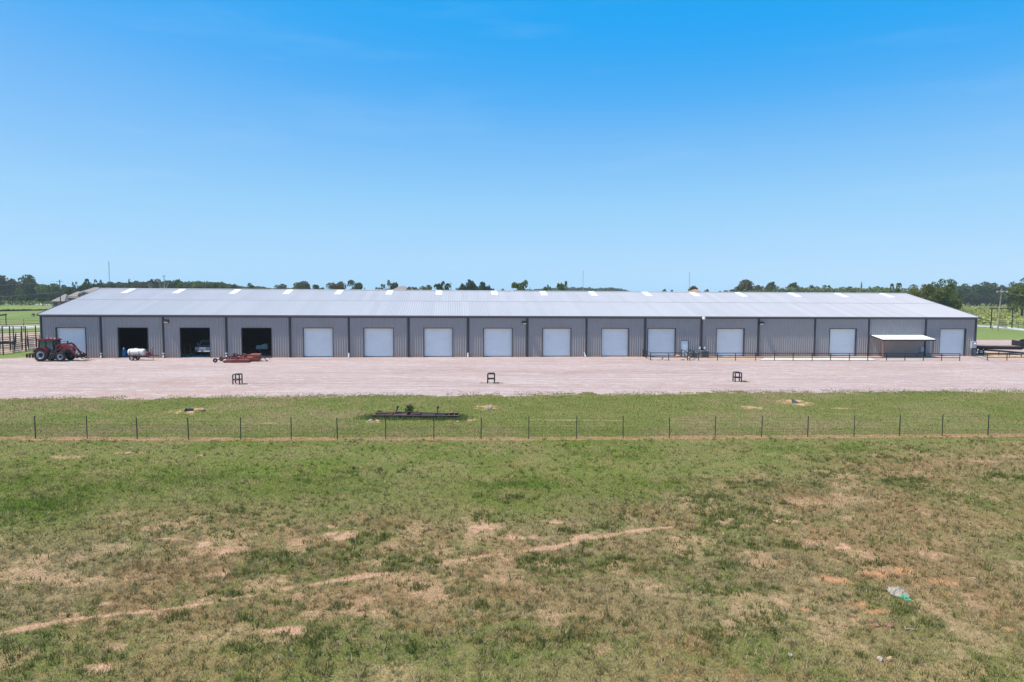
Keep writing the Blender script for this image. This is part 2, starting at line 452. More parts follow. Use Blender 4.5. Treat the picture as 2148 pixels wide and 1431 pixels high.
# downspouts; a few end in white plastic pipe
white = {212, 343, 475, 732, 982, 1230}
for px in (87.5, 212, 343, 475, 609, 732, 857, 982, 1106, 1230, 1353, 1471, 1591, 1709, 1822, 1941, 2046):
    u = wall_uz(px, 700)[0]; mb = MB(); zb = .55 if px in white else .06
    mb.box((u - .10, -.15, zb), (u + .06, -.058, HE - .24), bev=.012)
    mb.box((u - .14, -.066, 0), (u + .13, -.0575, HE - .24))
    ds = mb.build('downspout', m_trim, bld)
    if px in white:
        mp_ = MB(); l = -.18 if px == 1230 else .0
        if px == 1230: mp_.path([(u - .28, -.14, .62), (u - .22, -.16, .40), (u - .12, -.2, .12), (u - .10, -.28, .03)], .085, 10)
        elif px in (732, 982): mp_.path([(u - .02, -.105, .58), (u - .02, -.12, .2), (u - .02, -.2, .07), (u - .05, -.32, .05)], .085, 10)
        else:
            mp_.path([(u - .02, -.105, .62), (u - .02, -.105, .48)], .12, 12); mp_.path([(u - .02, -.12, .34), (u - .03, -.13, .12), (u - .06, -.24, .06)], .075, 10)
        mp_.build('elbow_pipe', m_pvc, ds)
for u, s in ((UL, 1), (UR, -1)):
    mb = MB(); mb.box((min(u, u + s * .14), -.064, 0), (max(u, u + s * .14), -.0572, HE - .24))
    mb.box((u - .012 if s > 0 else u, -.0571, 0), (u if s > 0 else u + .012, .12, HE - .24)); mb.build('corner_trim', m_trim, bld)

# doors
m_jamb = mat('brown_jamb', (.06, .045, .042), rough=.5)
for (ua, ub, zt, closed) in openings:
    mb = MB(); f = .07 if closed != 2 else .05; dep = .24 if closed != 2 else .04
    mb.box((ua - f, -.062, 0.0), (ua, dep, zt + f)); mb.box((ub, -.062, 0.0), (ub + f, dep, zt + f))
    mb.box((ua, -.062, zt), (ub, dep, zt + f))
    if closed == 1:
        d = []
        n = 30
        for i in range(n + 1):          # rolled slats: shallow curtain corrugation
            z = .03 + (zt - .03) * i / n
            d.append((.20 + (.018 if i % 2 else 0), z))
        c = MB(); k = len(d)
        c.add([(ua, y, z) for y, z in d] + [(ub, y, z) for y, z in d], [(i, i + 1, k + i + 1, k + i) for i in range(k - 1)])
        dr = c.build('roll_up_door', m_door, bld)
        mb.build('door_frame', m_jamb, dr)
        c = MB(); c.box((ua + .02, .165, .032), (ub - .02, .195, .11)); c.build('bottom_bar', m_gutter, dr)
    elif closed == 0:
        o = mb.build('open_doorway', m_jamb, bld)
        c = MB(); c.lathe([(0, ua + .05), (.24, ua + .05), (.24, ub - .05), (0, ub - .05)], axis='x', c=(0, .52, zt + .28), n=16)
        c.build('rolled_curtain', m_door, o)
        c = MB(); c.box((ua, -.30, -.1), (ub, .0595, .012)); c.build('threshold', m_slab, o)
    else:
        c = MB(); c.box((ua, -.02, .06), (ub, .035, zt))
        dr = c.build('entry_door', m_door, bld); mb.build('door_frame', m_trim, dr)
        c = MB(); c.box((ua + .12, -.028, .25), (ub - .12, -.0185, zt - .30)); c.build('glass_pane', m_glassd, dr)
        c = MB(); c.path([(ub - .09, -.02, 1.0), (ub - .09, -.07, 1.0), (ub - .2, -.07, 1.0)], .015, 6); c.build('handle', m_lamp, dr)

# wall pack lamps and a white floodlight
for px, py in ((349, 675), (1100, 678), (1597, 679)):
    u, z = wall_uz(px, py, -.05); mb = MB()
    mb.prism([(-.047, z + .26), (-.40, z + .10), (-.40, z + .02), (-.047, z - .17)], u - .30, u + .30, axis='x')
    l = mb.build('wall_lamp', m_lamp, bld)
    mb = MB(); mb.add([(u - .24, -.39, z + .005), (u + .24, -.39, z + .005), (u + .24, -.12, z - .145), (u - .24, -.12, z - .145)], [(0, 1, 2, 3)]); mb.build('lens', m_lens, l)
u, z = wall_uz(1475, 668, -.2); mb = MB()
mb.lathe([(0, -.16), (.2, -.13), (.24, 0), (.12, .1), (.05, .13), (0, .13)], axis='y', c=(u, -.42, z), n=14); mb.box((u - .06, -.30, z - .06), (u + .06, -.16, z + .06))
mb.build('flood_lamp', m_pvc, bld)

# lean-to canopy over the meter corner
u0, u1 = wall_uz(1826, 703)[0], wall_uz(1935, 703)[0]; zt = wall_uz(1880, 703)[1]; dep = 2.7; zl = zt - .42
prof = rib_profile(u0, u1, .3048, [(0, 0), (.21, 0), (.24, .03), (.275, .03), (.300, 0)]); n = len(prof); mb = MB()
for th in (0, -.012):
    mb.add([(u, -.05, zt + h + th) for u, h in prof] + [(u, -dep, zl + h + th) for u, h in prof], [(i, i + 1, n + i + 1, n + i) for i in range(n - 1)])
cn = mb.build('canopy', m_canopy, bld)
mb = MB(); mb.box((u0 + .02, -dep - .02, zl - .2), (u1 - .02, -dep + .05, zl - .02)); mb.bar((u0 + .05, -dep, zl - .1), (u0 + .05, -.05, zt - .1), .06, .16); mb.bar((u1 - .05, -dep, zl - .1), (u1 - .05, -.05, zt - .1), .06, .16)
mb.build('canopy_beam', m_trim, cn)
mb = MB(); mb.box((u0 + .1, -dep + .06, 0), (u0 + .24, -dep + .2, zl - .05)); mb.build('post', m_rust, cn)
mb = MB(); mb.box((u1 - .34, -dep + .06, 0), (u1 - .2, -dep + .2, zl - .05)); mb.build('post', mat('grey_post', (.2, .18, .17), rough=.7), cn)
# electric boxes on the wall
for px0, px1, py0, py1, dpt in ((1931, 1938, 728, 738, .2), (2037, 2048, 716, 730, .25), (2036, 2047, 731, 747, .22)):
    a, zb_ = wall_uz(px0, py1, -.2); b_, zt_ = wall_uz(px1, py0, -.2)
    mb = MB(); mb.box((a, -dpt - .05, max(zb_, .05)), (b_, -.047, zt_), bev=.02)
    mm = m_box if py0 != 731 else mat('dark_grey_cabinet', (.13, .13, .14), rough=.5)
    e = mb.build('meter_box', mm, bld)
    if py0 == 716:
        mb = MB(); mb.lathe([(0, -.12), (.10, -.10), (.12, 0)], axis='y', c=((a + b_) / 2 + .1, -dpt - .05, (zb_ + zt_) / 2 + .12), n=14); mb.build('meter_dial', m_lens, e)
        mb = MB(); mb.tube((a + .05, -.2, 0), (a + .05, -.2, zt_ - .1), .05); mb.build('conduit', m_pvc, e)
    elif py0 == 728:
        mb = MB(); mb.path([(a + .1, -.12, zb_), (a + .1, -.14, .5), (a - .5, -.14, .35), (a - .55, -.14, 0)], .03); mb.build('conduit', m_lamp, e)
# two small white meters with conduit beside the entry door
u, z = wall_uz(1475, 733, -.2)
mb = MB(); mb.box((u - .28, -.2, z - .35), (u + .3, -.047, z + .12)); mb.path([(u, -.1, z + .1), (u, -.1, 0)], .035)
e = mb.build('disconnect_box', m_lamp, bld)
for px, py in ((1468.5, 730.5), (1478.5, 730.5)):
    u, z = wall_uz(px, py, -.3); mb = MB(); mb.box((u - .12, -.3, z - .16), (u + .12, -.2, z + .16), bev=.03); mb.build('meter_cover', m_pvc, e)
# ------------------------------------------------------------------ ground sheets
def ground_mat(name, cols, scales, rough=.95, fine=(14, .25), bump=.35, bsc=9.0, stretch=(1, 1, 1), streak=None):
    """several natural soil / sward colours mixed by noises of different size (object coordinates, metres)"""
    m = bpy.data.materials.new(name); m.use_nodes = True
    nt = m.node_tree; N, L = nt.nodes, nt.links; b = N['Principled BSDF']; b.inputs['Roughness'].default_value = rough; b.inputs['Specular IOR Level'].default_value = .1
    tc = N.new('ShaderNodeTexCoord'); mpn = N.new('ShaderNodeMapping'); mpn.inputs['Scale'].default_value = stretch
    L.new(tc.outputs['Object'], mpn.inputs['Vector'])
    rg = N.new('ShaderNodeRGB'); rg.outputs[0].default_value = (*cols[0], 1); out = rg.outputs[0]
    for k, (c, (sc_, lo, hi)) in enumerate(zip(cols[1:], scales)):
        nz = N.new('ShaderNodeTexNoise'); nz.inputs['Scale'].default_value = sc_; nz.inputs['Detail'].default_value = 6; nz.inputs['Roughness'].default_value = .6
        of = N.new('ShaderNodeVectorMath'); of.operation = 'ADD'; of.inputs[1].default_value = (31.7 * k, 11.3 * k, 5.1 * k)
        L.new(mpn.outputs[0], of.inputs[0]); L.new(of.outputs[0], nz.inputs['Vector'])
        mr = N.new('ShaderNodeMapRange'); mr.inputs[1].default_value = lo; mr.inputs[2].default_value = hi; L.new(nz.outputs['Fac'], mr.inputs[0])
        mx = N.new('ShaderNodeMix'); mx.data_type = 'RGBA'; L.new(mr.outputs[0], mx.inputs['Factor']); L.new(out, mx.inputs['A']); mx.inputs['B'].default_value = (*c, 1)
        out = mx.outputs['Result']
    if streak:                                     # wheel marks running along the yard
        for sc2, rot in (((.035, 1.5, 1), .05), ((.05, 1.1, 1), -.09)):
            m2 = N.new('ShaderNodeMapping'); m2.inputs['Scale'].default_value = sc2; m2.inputs['Rotation'].default_value = (0, 0, rot + .06); L.new(tc.outputs['Object'], m2.inputs['Vector'])
            n2_ = N.new('ShaderNodeTexNoise'); n2_.inputs['Scale'].default_value = 1.0; n2_.inputs['Detail'].default_value = 5; n2_.inputs['Roughness'].default_value = .65; L.new(m2.outputs[0], n2_.inputs['Vector'])
            r2_ = N.new('ShaderNodeMapRange'); r2_.inputs[1].default_value = .52; r2_.inputs[2].default_value = .68; r2_.inputs[4].default_value = streak[1]; L.new(n2_.outputs['Fac'], r2_.inputs[0])
            x2 = N.new('ShaderNodeMix'); x2.data_type = 'RGBA'; L.new(r2_.outputs[0], x2.inputs['Factor']); L.new(out, x2.inputs['A']); x2.inputs['B'].default_value = (*streak[0], 1); out = x2.outputs['Result']
    nf = N.new('ShaderNodeTexNoise'); nf.inputs['Scale'].default_value = fine[0]; nf.inputs['Detail'].default_value = 8; nf.inputs['Roughness'].default_value = .75; L.new(tc.outputs['Object'], nf.inputs['Vector'])
    mr = N.new('ShaderNodeMapRange'); mr.inputs[1].default_value = .3; mr.inputs[2].default_value = .7; mr.inputs[3].default_value = 1 - fine[1]; mr.inputs[4].default_value = 1 + fine[1]; L.new(nf.outputs['Fac'], mr.inputs[0])
    vs_ = N.new('ShaderNodeVectorMath'); vs_.operation = 'SCALE'; L.new(out, vs_.inputs[0]); L.new(mr.outputs[0], vs_.inputs['Scale'])
    L.new(vs_.outputs[0], b.inputs['Base Color'])
    if bump:
        nb = N.new('ShaderNodeTexNoise'); nb.inputs['Scale'].default_value = bsc; nb.inputs['Detail'].default_value = 6; L.new(tc.outputs['Object'], nb.inputs['Vector'])
        bp = N.new('ShaderNodeBump'); bp.inputs['Strength'].default_value = bump; bp.inputs['Distance'].default_value = .06
        L.new(nb.outputs['Fac'], bp.inputs['Height']); L.new(bp.outputs['Normal'], b.inputs['Normal'])
    return m
def sheet(name, pts, z, m, step=0):
    mb = MB(); mb.add([(p[0], p[1], z) for p in pts], [tuple(range(len(pts)))])
    o = mb.build(name, m); o['kind'] = 'structure'
    return o
m_past = ground_mat('pasture_sward', [(.19, .215, .06), (.15, .19, .05), (.24, .235, .085)], [(.015, .4, .6), (.06, .5, .68)], fine=(1.2, .22), bump=.5, bsc=2, stretch=(1, .6, 1))
m_grav = ground_mat('crushed_gravel', [(.42, .295, .26), (.465, .345, .31), (.36, .24, .205), (.51, .405, .375), (.44, .275, .20), (.53, .43, .40), (.31, .215, .185)],
                    [(.10, .40, .64), (.16, .50, .74), (.35, .54, .76), (.05, .6, .76), (1.6, .50, .72), (3.1, .52, .70)], fine=(7, .45), bump=.8, bsc=11, stretch=(.45, 1.2, 1), streak=((.29, .20, .175), .55))
m_dirt = ground_mat('bare_dirt', [(.40, .27, .20), (.46, .34, .26), (.16, .17, .07), (.34, .21, .14)], [(.4, .4, .6), (.35, .55, .65), (.9, .5, .7)], fine=(8, .3))
m_lane = ground_mat('pale_lane', [(.50, .45, .40), (.42, .38, .36)], [(.3, .4, .6)], fine=(6, .2))
m_red = ground_mat('red_clay', [(.50, .30, .17), (.42, .30, .23), (.55, .38, .25)], [(.5, .4, .6), (1.2, .5, .7)], fine=(9, .3))
m_conc = ground_mat('pale_concrete', [(.58, .52, .45), (.50, .42, .35)], [(.5, .45, .65)], fine=(7, .15), bump=.1)
m_weedy = ground_mat('weedy_field_sward', [(.25, .25, .075), (.17, .19, .055), (.30, .28, .10)], [(.12, .42, .6), (.25, .5, .65)], fine=(1.5, .35), bump=.8, bsc=1.5)

sheet('pasture', [(-4500, -300), (4500, -300), (4500, 6000), (-4500, 6000)], -.06, m_past)
ge = [at(-700, 842), at(0, 837), at(700, 831), at(1100, 828), at(1600, 823), at(2148, 820), at(2900, 813)]
yard = [Vector((p.x * 1.0, p.y - 3.5)) for p in ge]
# right flank carries on behind the building, left flank stops at the strip of grass by the pens
yard += [at(2900, 728), at(2148, 713.5), at(2060, 713)] + [B(UR - 1, 26), B(UR - 1, 2), B(UL + 1, 2)] + [at(76, 748.5), at(38, 751), at(0, 752.5), at(-700, 760)]
sheet('gravel_yard', yard, 0.0, m_grav)
sheet('grass_island', [at(2106, 727), at(2128, 723), at(2165, 720), at(2600, 722), at(2600, 732), at(2165, 730)], .012, m_past)
sheet('dirt_pen', [at(-200, 737), at(-200, 704), at(0, 700), at(60, 697), at(88, 697), B(UL - .5, 20), B(UL - .5, 3.2), at(76, 731), at(40, 737), at(0, 742)], -.04, m_dirt)
sheet('lane', [at(-300, 692), at(0, 690), at(100, 687), at(100, 681.5), at(0, 683), at(-300, 684)], -.045, m_lane)
sheet('house_road', [at(-200, 639.5), at(0, 638.2), at(60, 638), at(125, 640.5), at(125, 638), at(60, 636.5), at(0, 636.3), at(-200, 637)], -.03, m_lane)
sheet('entrance_drive', [at(2040, 684), at(2080, 687), at(2110, 689), at(2148, 694), at(2300, 712), at(2300, 703), at(2148, 689.5), at(2110, 684.5), at(2080, 683), at(2040, 681)], -.03, m_lane)
sheet('weedy_field', [at(1980, 678), at(2700, 690), at(3500, 650), at(2148, 640), at(1900, 638)], -.045, m_weedy)
sheet('clay_apron', [at(2052, 749), at(2060, 738), at(2160, 742), at(2200, 754), at(2110, 753)], .010, m_red)
sheet('clay_strip', [at(1470, 752.5), at(1440, 749.5), at(1530, 749.6), at(1600, 750), at(1592, 755)], .008, m_red)
sheet('concrete_apron', [at(1592, 757), at(1606, 750.4), at(1822, 750), at(1838, 757)], .05, m_conc)
sheet('concrete_walk', [at(1846, 757.5), at(1846, 755.5), at(1936, 756), at(1936, 757.6)], .05, m_conc)

# ------------------------------------------------------------------ meadow: near grass field with worn patches
# (x, y, rx, ry) in photo pixels -> places on the ground
def spots(lst):
    out = []
    for t in lst:
        p = at(t[0], t[1]); d = p.y
        out.append((p.x, p.y, t[2] * d / FPX, t[3] * d * d / (FPX * CAMH), t[4] if len(t) > 4 else 1.0))
    return out
SOIL = spots([(349, 1132, 30, 4), (430, 1143, 32, 7), (470, 1160, 16, 9), (631, 1134, 36, 9), (698, 1106, 22, 4), (312, 1212, 50, 12, .5), (230, 1360, 34, 8), (215, 1271, 20, 5), (150, 1290, 26, 4, .7),
    (341, 1355, 15, 5), (594, 1323, 42, 7), (464, 1204, 20, 6), (208, 1401, 42, 12), (10, 1240, 16, 6), (657, 1293, 30, 10, .6), (737, 1126, 42, 10), (1008, 1108, 44, 11), (1160, 1097, 26, 4, 1.2), (1097, 1130, 42, 7),
    (1250, 1130, 52, 8), (763, 1260, 30, 12, .8), (745, 1286, 40, 15, .6), (737, 1342, 15, 4), (1015, 1241, 20, 8, .8), (1070, 1197, 30, 9, .6), (1134, 1241, 25, 8, .7), (1249, 1364, 60, 10, .5), (1379, 1234, 30, 7, .7),
    (1637, 1095, 24, 5, 1.2), (1771, 1149, 19, 7, 1.2), (1749, 1178, 20, 7, .6), (2072, 1045, 20, 6, .7), (1979, 1091, 18, 6, .8), (1515, 1097, 15, 4), (1637, 1264, 20, 16, .6), (2064, 1369, 25, 10, .6), (1350, 1220, 30, 6, .5),
    (1560, 905 + 200, 15, 4), (150, 960, 40, 3, .6), (270, 951, 22, 2.5, .9), (420, 957, 6, 2, .9), (620, 1330, 14, 5, .8), (480, 1330, 18, 6, .6)])
RED = spots([(1756, 1217, 46, 8), (1827, 1206, 30, 5), (1893, 1200, 36, 6), (1979, 1221, 32, 9), (1983, 1251, 32, 5), (2044, 1252, 20, 5), (1812, 1267, 42, 12), (1845, 1284, 28, 9), (1918, 1230, 15, 7), (1693, 1280, 14, 8),
    (2083, 1290, 16, 5), (2116, 1323, 18, 10), (1671, 1236, 16, 5), (1793, 1302, 10, 5, .7), (1838, 1313, 18, 5, .7), (1720, 1250, 18, 5, .6)])
STRAW = spots([(908, 1312, 80, 22), (1350, 1197, 60, 18), (1180, 1340, 130, 30), (1440, 1340, 90, 40), (1330, 1080, 90, 15), (1700, 1040, 130, 22), (1900, 975, 160, 14), (330, 1200, 90, 20, .8), (1500, 1420, 120, 25), (820, 1100, 120, 14, .7),
    (1050, 1240, 90, 20, .8), (1850, 1060, 100, 18, .8), (600, 1400, 90, 16, .6), (260, 1110, 120, 14, .7), (1620, 1180, 60, 14, .7), (750, 1200, 60, 12, .5), (640, 985, 60, 10, .5), (1060, 975, 70, 9, .5), (120, 925, 90, 5, .6)])
WEED = spots([(371, 1167, 30, 13), (594, 1178, 100, 16), (512, 1208, 28, 8), (449, 1299, 90, 9), (45, 1394, 55, 22, .7), (245, 1167, 34, 8, .8), (501, 1249, 42, 6), (594, 1271, 42, 10), (930, 1119, 26, 7), (1138, 1178, 62, 17), (867, 1234, 52, 10),
    (960, 1245, 62, 9), (1034, 1279, 62, 10), (830, 1297, 32, 9), (1238, 1156, 46, 11), (1190, 1119, 36, 7), (1249, 1108, 46, 8), (1220, 1301, 32, 8), (1171, 1249, 36, 9), (719, 1160, 22, 11), (848, 1175, 62, 7), (711, 1286, 26, 16),
    (860, 1364, 32, 9), (741, 1371, 18, 11), (1637, 1060, 26, 5), (1901, 1008, 62, 6), (1430, 1156, 32, 15), (1467, 1108, 42, 10), (1630, 1149, 56, 10), (1489, 1241, 72, 12), (1608, 1234, 32, 9), (1827, 1186, 32, 7),
    (1827, 1238, 22, 8), (1886, 1275, 28, 8), (2105, 1004, 42, 6), (1548, 1186, 62, 10), (350, 1105, 26, 8, .7), (490, 1120, 30, 6, .7), (790, 990, 60, 6, .6), (1080, 1050, 60, 8, .6), (1300, 1310, 60, 12, .5), (640, 1440, 60, 10, .5), (1870, 1380, 60, 12, .5), (300, 1400, 30, 8, .5)])
LUSH = spots([(90, 1060, 150, 40), (420, 1000, 140, 24, .7), (640, 1010, 60, 8), (1080, 1020, 70, 14), (1300, 955, 120, 12, .8), (1750, 945, 220, 10), (1500, 1010, 110, 16, .8), (2080, 1160, 70, 40, .7), (2130, 1330, 40, 60, .7), (760, 1030, 40, 8, .7), (1900, 1260, 60, 12, .6), (30, 1000, 60, 20, .7), (1180, 1250 - 230, 60, 8, .6)])
CLAY = spots([(400, 863, 32, 5), (1022, 856, 22, 4.5), (1668, 845, 25, 6.5), (776, 886, 7, 2), (792, 887, 9, 2.5), (1575, 856, 20, 3, .8), (986, 882, 12, 2.5, .8), (1170, 882, 60, 1.6, .35), (1290, 884, 30, 1.6, .35), (432, 860, 22, 2, .7), (1700, 848, 12, 2, .6), (1765, 858, 30, 1.6, .6), (570, 888, 20, 1.6, .5)])
TRAIL = [at(*p) for p in [(-250, 1390), (0, 1331), (150, 1303), (300, 1286), (430, 1268), (520, 1253), (620, 1234), (740, 1214), (830, 1203), (920, 1186), (1010, 1170), (1090, 1160), (1150, 1151), (1250, 1131), (1330, 1116), (1420, 1106)]]
TRAILW = [.6, .62, .6, .65, .6, .55, .8, 1, 1, .5, .8, .3, .9, 1, .8, .3]
FENCE = [at(x, y) for x, y in [(-900, 918), (0, 921), (500, 923), (1100, 922), (1600, 918.5), (2148, 914.5), (3000, 906)]]
FX = np.array([p.x for p in FENCE]); FY = np.array([p.y for p in FENCE])
EX = np.array([p.x for p in ge]); EY = np.array([p.y for p in ge])
DRYL = [at(*p) for p in [(-400, 1130), (0, 1112), (300, 1085), (500, 1070), (1000, 1082), (1300, 1060), (1600, 1008), (1850, 965), (2148, 940), (2500, 930)]]
DX = np.array([p.x for p in DRYL]); DY = np.array([p.y for p in DRYL])

def near_line(x, y, pts, ws):
    best = np.full(x.shape, 1e9)
    for i in range(len(pts) - 1):
        a, b_ = pts[i], pts[i + 1]; dx, dy = b_.x - a.x, b_.y - a.y; l2 = dx * dx + dy * dy
        t = np.clip(((x - a.x) * dx + (y - a.y) * dy) / l2, 0, 1)
        d = np.hypot(x - a.x - t * dx, y - a.y - t * dy) / (ws[i] * (1 - t) + ws[i + 1] * t + 1e-3)
        best = np.minimum(best, d)
    return best
def blotch(x, y, lst, wob):
    v = np.zeros(x.shape)
    for (cx_, cy_, rx, ry, s) in lst:
        m = (np.abs(x - cx_) < rx * 2.2) & (np.abs(y - cy_) < ry * 2.2)
        if not m.any(): continue
        d = np.hypot((x[m] - cx_) / rx, (y[m] - cy_) / ry)
        v[m] = np.maximum(v[m], s * sstep(1.25, .2, d + (wob[m] - .5) * 3.0))
    return v
P_ = lambda *c: np.array(c)
C_LUSH, C_GRN, C_MID, C_STRAW, C_BRN = P_(.135, .182, .028), P_(.178, .196, .042), P_(.245, .226, .076), P_(.40, .275, .122), P_(.29, .185, .088)
C_SOIL, C_RED, C_WEED, C_CLAY, C_GRAV = P_(.47, .265, .165), P_(.50, .225, .115), P_(.105, .120, .030), P_(.50, .295, .16), P_(.42, .33, .30)

def sward(x, y):
    n1 = fbm(x, y, .16, 4, 3); n2 = fbm(x, y, .9, 4, 21); n3 = fbm(x, y, 3.5, 3, 37); n4 = fbm(x + 3, y, .45, 4, 55)
    wob = fbm(x, y, 2.4, 5, 71)
    fy = np.interp(x, FX, FY); dy = np.interp(x, DX, DY)
    past = y < fy
    dry = np.where(past, sstep(-2.0, 2.6, dy - y + (n1 - .5) * 5 + (n4 - .5) * 4 + (n2 - .5) * 2), 0)
    rgt = sstep(14, 21, x + (n1 - .5) * 8) * (y < 30)                    # greener again towards the right edge
    dry = dry * (1 - .45 * rgt)
    dry = dry * (1 - .35 * sstep(17.2, 15.2, y + (n4 - .5) * 2.5))
    soil = blotch(x, y, SOIL, wob); red = blotch(x, y, RED, wob); weed = blotch(x, y, WEED, wob); lush = blotch(x, y, LUSH, wob); straw = blotch(x, y, STRAW, wob); clay = blotch(x, y, CLAY, wob)
    tr = near_line(x, y, TRAIL, TRAILW)
    trail = sstep(.24, .03, tr + (wob - .5) * .40 + (n2 - .5) * .45) * .9
    spk = np.maximum(sstep(.57, .71, n2) * dry * .5, sstep(.62, .74, n3) * sstep(.45, .6, n2) * dry * .5)                                 # scattered small bare spots
    grit = .35 + .65 * sstep(.30, .56, n3 * .6 + n2 * .4)
    soil = np.maximum(soil * grit * 1.05, np.maximum(trail, spk)); red = red * grit * .95
    fs = np.abs(y - fy - .05) + (wob - .5) * .5
    fst = sstep(.5, .22, fs) * (.75 + .5 * (n2 - .5))
    weed = np.maximum(weed * sstep(.35, .55, n2 + .12), dry * sstep(.60, .70, n4) * .7 * sstep(.42, .56, n2)) * (1 - soil) * (1 - red)
    return dict(dry=dry, soil=soil, red=red, weed=weed, lush=lush, straw=straw, clay=clay, fst=fst, n1=n1, n2=n2, n3=n3, n4=n4, past=past, fy=fy)
def lerp(a, b_, t): return a + (b_ - a) * t[:, None]
def sward_col(s, ground=True):
    k = s['n1'].shape[0]
    c = np.tile(C_GRN, (k, 1))
    c = lerp(c, C_MID, np.clip(sstep(.40, .62, s['n1']) * .8 + sstep(.5, .7, s['n3']) * .35, 0, 1))
    c = lerp(c, C_LUSH, np.clip(sstep(.52, .7, s['n4']) * .5 + s['lush'] * .75, 0, 1))
    c = lerp(c, C_MID * .5 + C_STRAW * .5, np.clip(sstep(.52, .68, s['n2']) * .45, 0, 1))
    mown = (~s['past']).astype(float)
    c = lerp(c, C_MID * .85, mown * .30)
    c = lerp(c, P_(.30, .215, .11), mown * sstep(.55, .68, s['n1'] * .5 + s['n2'] * .5) * .55)
    dcol = lerp(np.tile(P_(.305, .215, .106), (k, 1)), P_(.39, .28, .145), sstep(.42, .66, s['n2']))
    dcol = lerp(dcol, P_(.37, .205, .098), sstep(.48, .66, s['n1']) * .55)
    dcol = lerp(dcol, P_(.175, .182, .05), sstep(.47, .60, s['n4'] * .45 + s['n3'] * .35 + s['n2'] * .2) * .85)
    c = lerp(c, dcol, s['dry'] * .90)
    c = lerp(c, P_(.38, .225, .10), s['straw'] * .72 * sstep(.30, .62, s['n3']))
    c = lerp(c, C_WEED, s['weed'] * (.5 if ground else .9))
    return c
def soil_over(c, s, k=1.0):
    c = lerp(c, C_SOIL, np.clip(s['soil'] * k, 0, 1)); c = lerp(c, C_RED, np.clip(s['red'] * k, 0, 1))
    c = lerp(c, P_(.44, .22, .125), np.clip(s['fst'] * k, 0, 1)); c = lerp(c, C_CLAY, np.clip(s['clay'] * k, 0, 1))
    return c

# sheet of turf soil, finer towards the camera
ys = [9.0]
while ys[-1] < 64: ys.append(ys[-1] + .065 + .0028 * max(0, ys[-1] - 14))
ys = np.array(ys); xs = np.arange(-62, 66, .12)
GX, GY = np.meshgrid(xs, ys); gx, gy = GX.ravel(), GY.ravel()
gs = sward(gx, gy)
gcol = soil_over(sward_col(gs) * .80, gs)
edge = np.interp(gx, EX, EY) - gy + (fbm(gx, gy, .35, 3, 91) - .5) * 2.2 + (fbm(gx, gy, 1.8, 3, 95) - .5) * 1.7
rim = sstep(1.1, .1, edge)
gcol = lerp(gcol, P_(.47, .36, .25), rim * sstep(.40, .55, fbm(gx, gy, .8, 3, 97)) * .9)
gz = .03 + (fbm(gx, gy, .25, 3, 5) - .5) * .04 + (fbm(gx, gy, 2.2, 3, 8) - .5) * .035 * (1 - .6 * gs['soil'])
gz = np.maximum(gz, .006) - .0 * rim
def bowl(px, py, r, dep):
    p = at(px, py); d = np.hypot(gx - p.x, (gy - p.y) * 1.0)
    return -dep * sstep(r, r * .3, d) + .10 * sstep(r * 1.9, r * 1.1, d) * sstep(r * .7, r * 1.0, d)
gz = gz + bowl(1668, 846, .8, .16) + bowl(397, 864, .55, .12)
nx, ny = len(xs), len(ys)
keep = (edge.reshape(ny, nx) > 0); kc = keep[:-1, :-1] & keep[1:, 1:] & keep[1:, :-1] & keep[:-1, 1:]
idx = np.arange(nx * ny).reshape(ny, nx)
q = np.stack([idx[:-1, :-1][kc], idx[:-1, 1:][kc], idx[1:, 1:][kc], idx[1:, :-1][kc]], 1).ravel()
def meadow_mat():
    m = bpy.data.materials.new('meadow_turf'); m.use_nodes = True
    nt = m.node_tree; N, L = nt.nodes, nt.links; b = N['Principled BSDF']; b.inputs['Roughness'].default_value = .95; b.inputs['Specular IOR Level'].default_value = .08
    a = N.new('ShaderNodeAttribute'); a.attribute_name = 'tint'; tc = N.new('ShaderNodeTexCoord')
    out = a.outputs['Color']
    for sc_, amt, st in ((5.0, .22, (1, .7, 1)), (26.0, .38, (1, .5, 1))):
        mp_ = N.new('ShaderNodeMapping'); mp_.inputs['Scale'].default_value = st; L.new(tc.outputs['Object'], mp_.inputs['Vector'])
        nf = N.new('ShaderNodeTexNoise'); nf.inputs['Scale'].default_value = sc_; nf.inputs['Detail'].default_value = 6; nf.inputs['Roughness'].default_value = .7; L.new(mp_.outputs[0], nf.inputs['Vector'])
        mr = N.new('ShaderNodeMapRange'); mr.inputs[1].default_value = .3; mr.inputs[2].default_value = .7; mr.inputs[3].default_value = 1 - amt; mr.inputs[4].default_value = 1 + amt; L.new(nf.outputs['Fac'], mr.inputs[0])
        v = N.new('ShaderNodeVectorMath'); v.operation = 'SCALE'; L.new(out, v.inputs[0]); L.new(mr.outputs[0], v.inputs['Scale']); out = v.outputs[0]
    L.new(out, b.inputs['Base Color'])
    nb = N.new('ShaderNodeTexNoise'); nb.inputs['Scale'].default_value = 18; nb.inputs['Detail'].default_value = 6; L.new(tc.outputs['Object'], nb.inputs['Vector'])
    bp = N.new('ShaderNodeBump'); bp.inputs['Strength'].default_value = .7; bp.inputs['Distance'].default_value = .06
    L.new(nb.outputs['Fac'], bp.inputs['Height']); L.new(bp.outputs['Normal'], b.inputs['Normal'])
    return m
md = mesh_np('meadow', np.stack([gx, gy, gz], 1), q, 4, meadow_mat(), gcol); md['kind'] = 'structure'

def zat(x, y):
    i = np.clip(np.searchsorted(ys, y) - 1, 0, ny - 1); j = np.clip(((x + 62) / .12).astype(int), 0, nx - 1)
    return gz[i * nx + j]

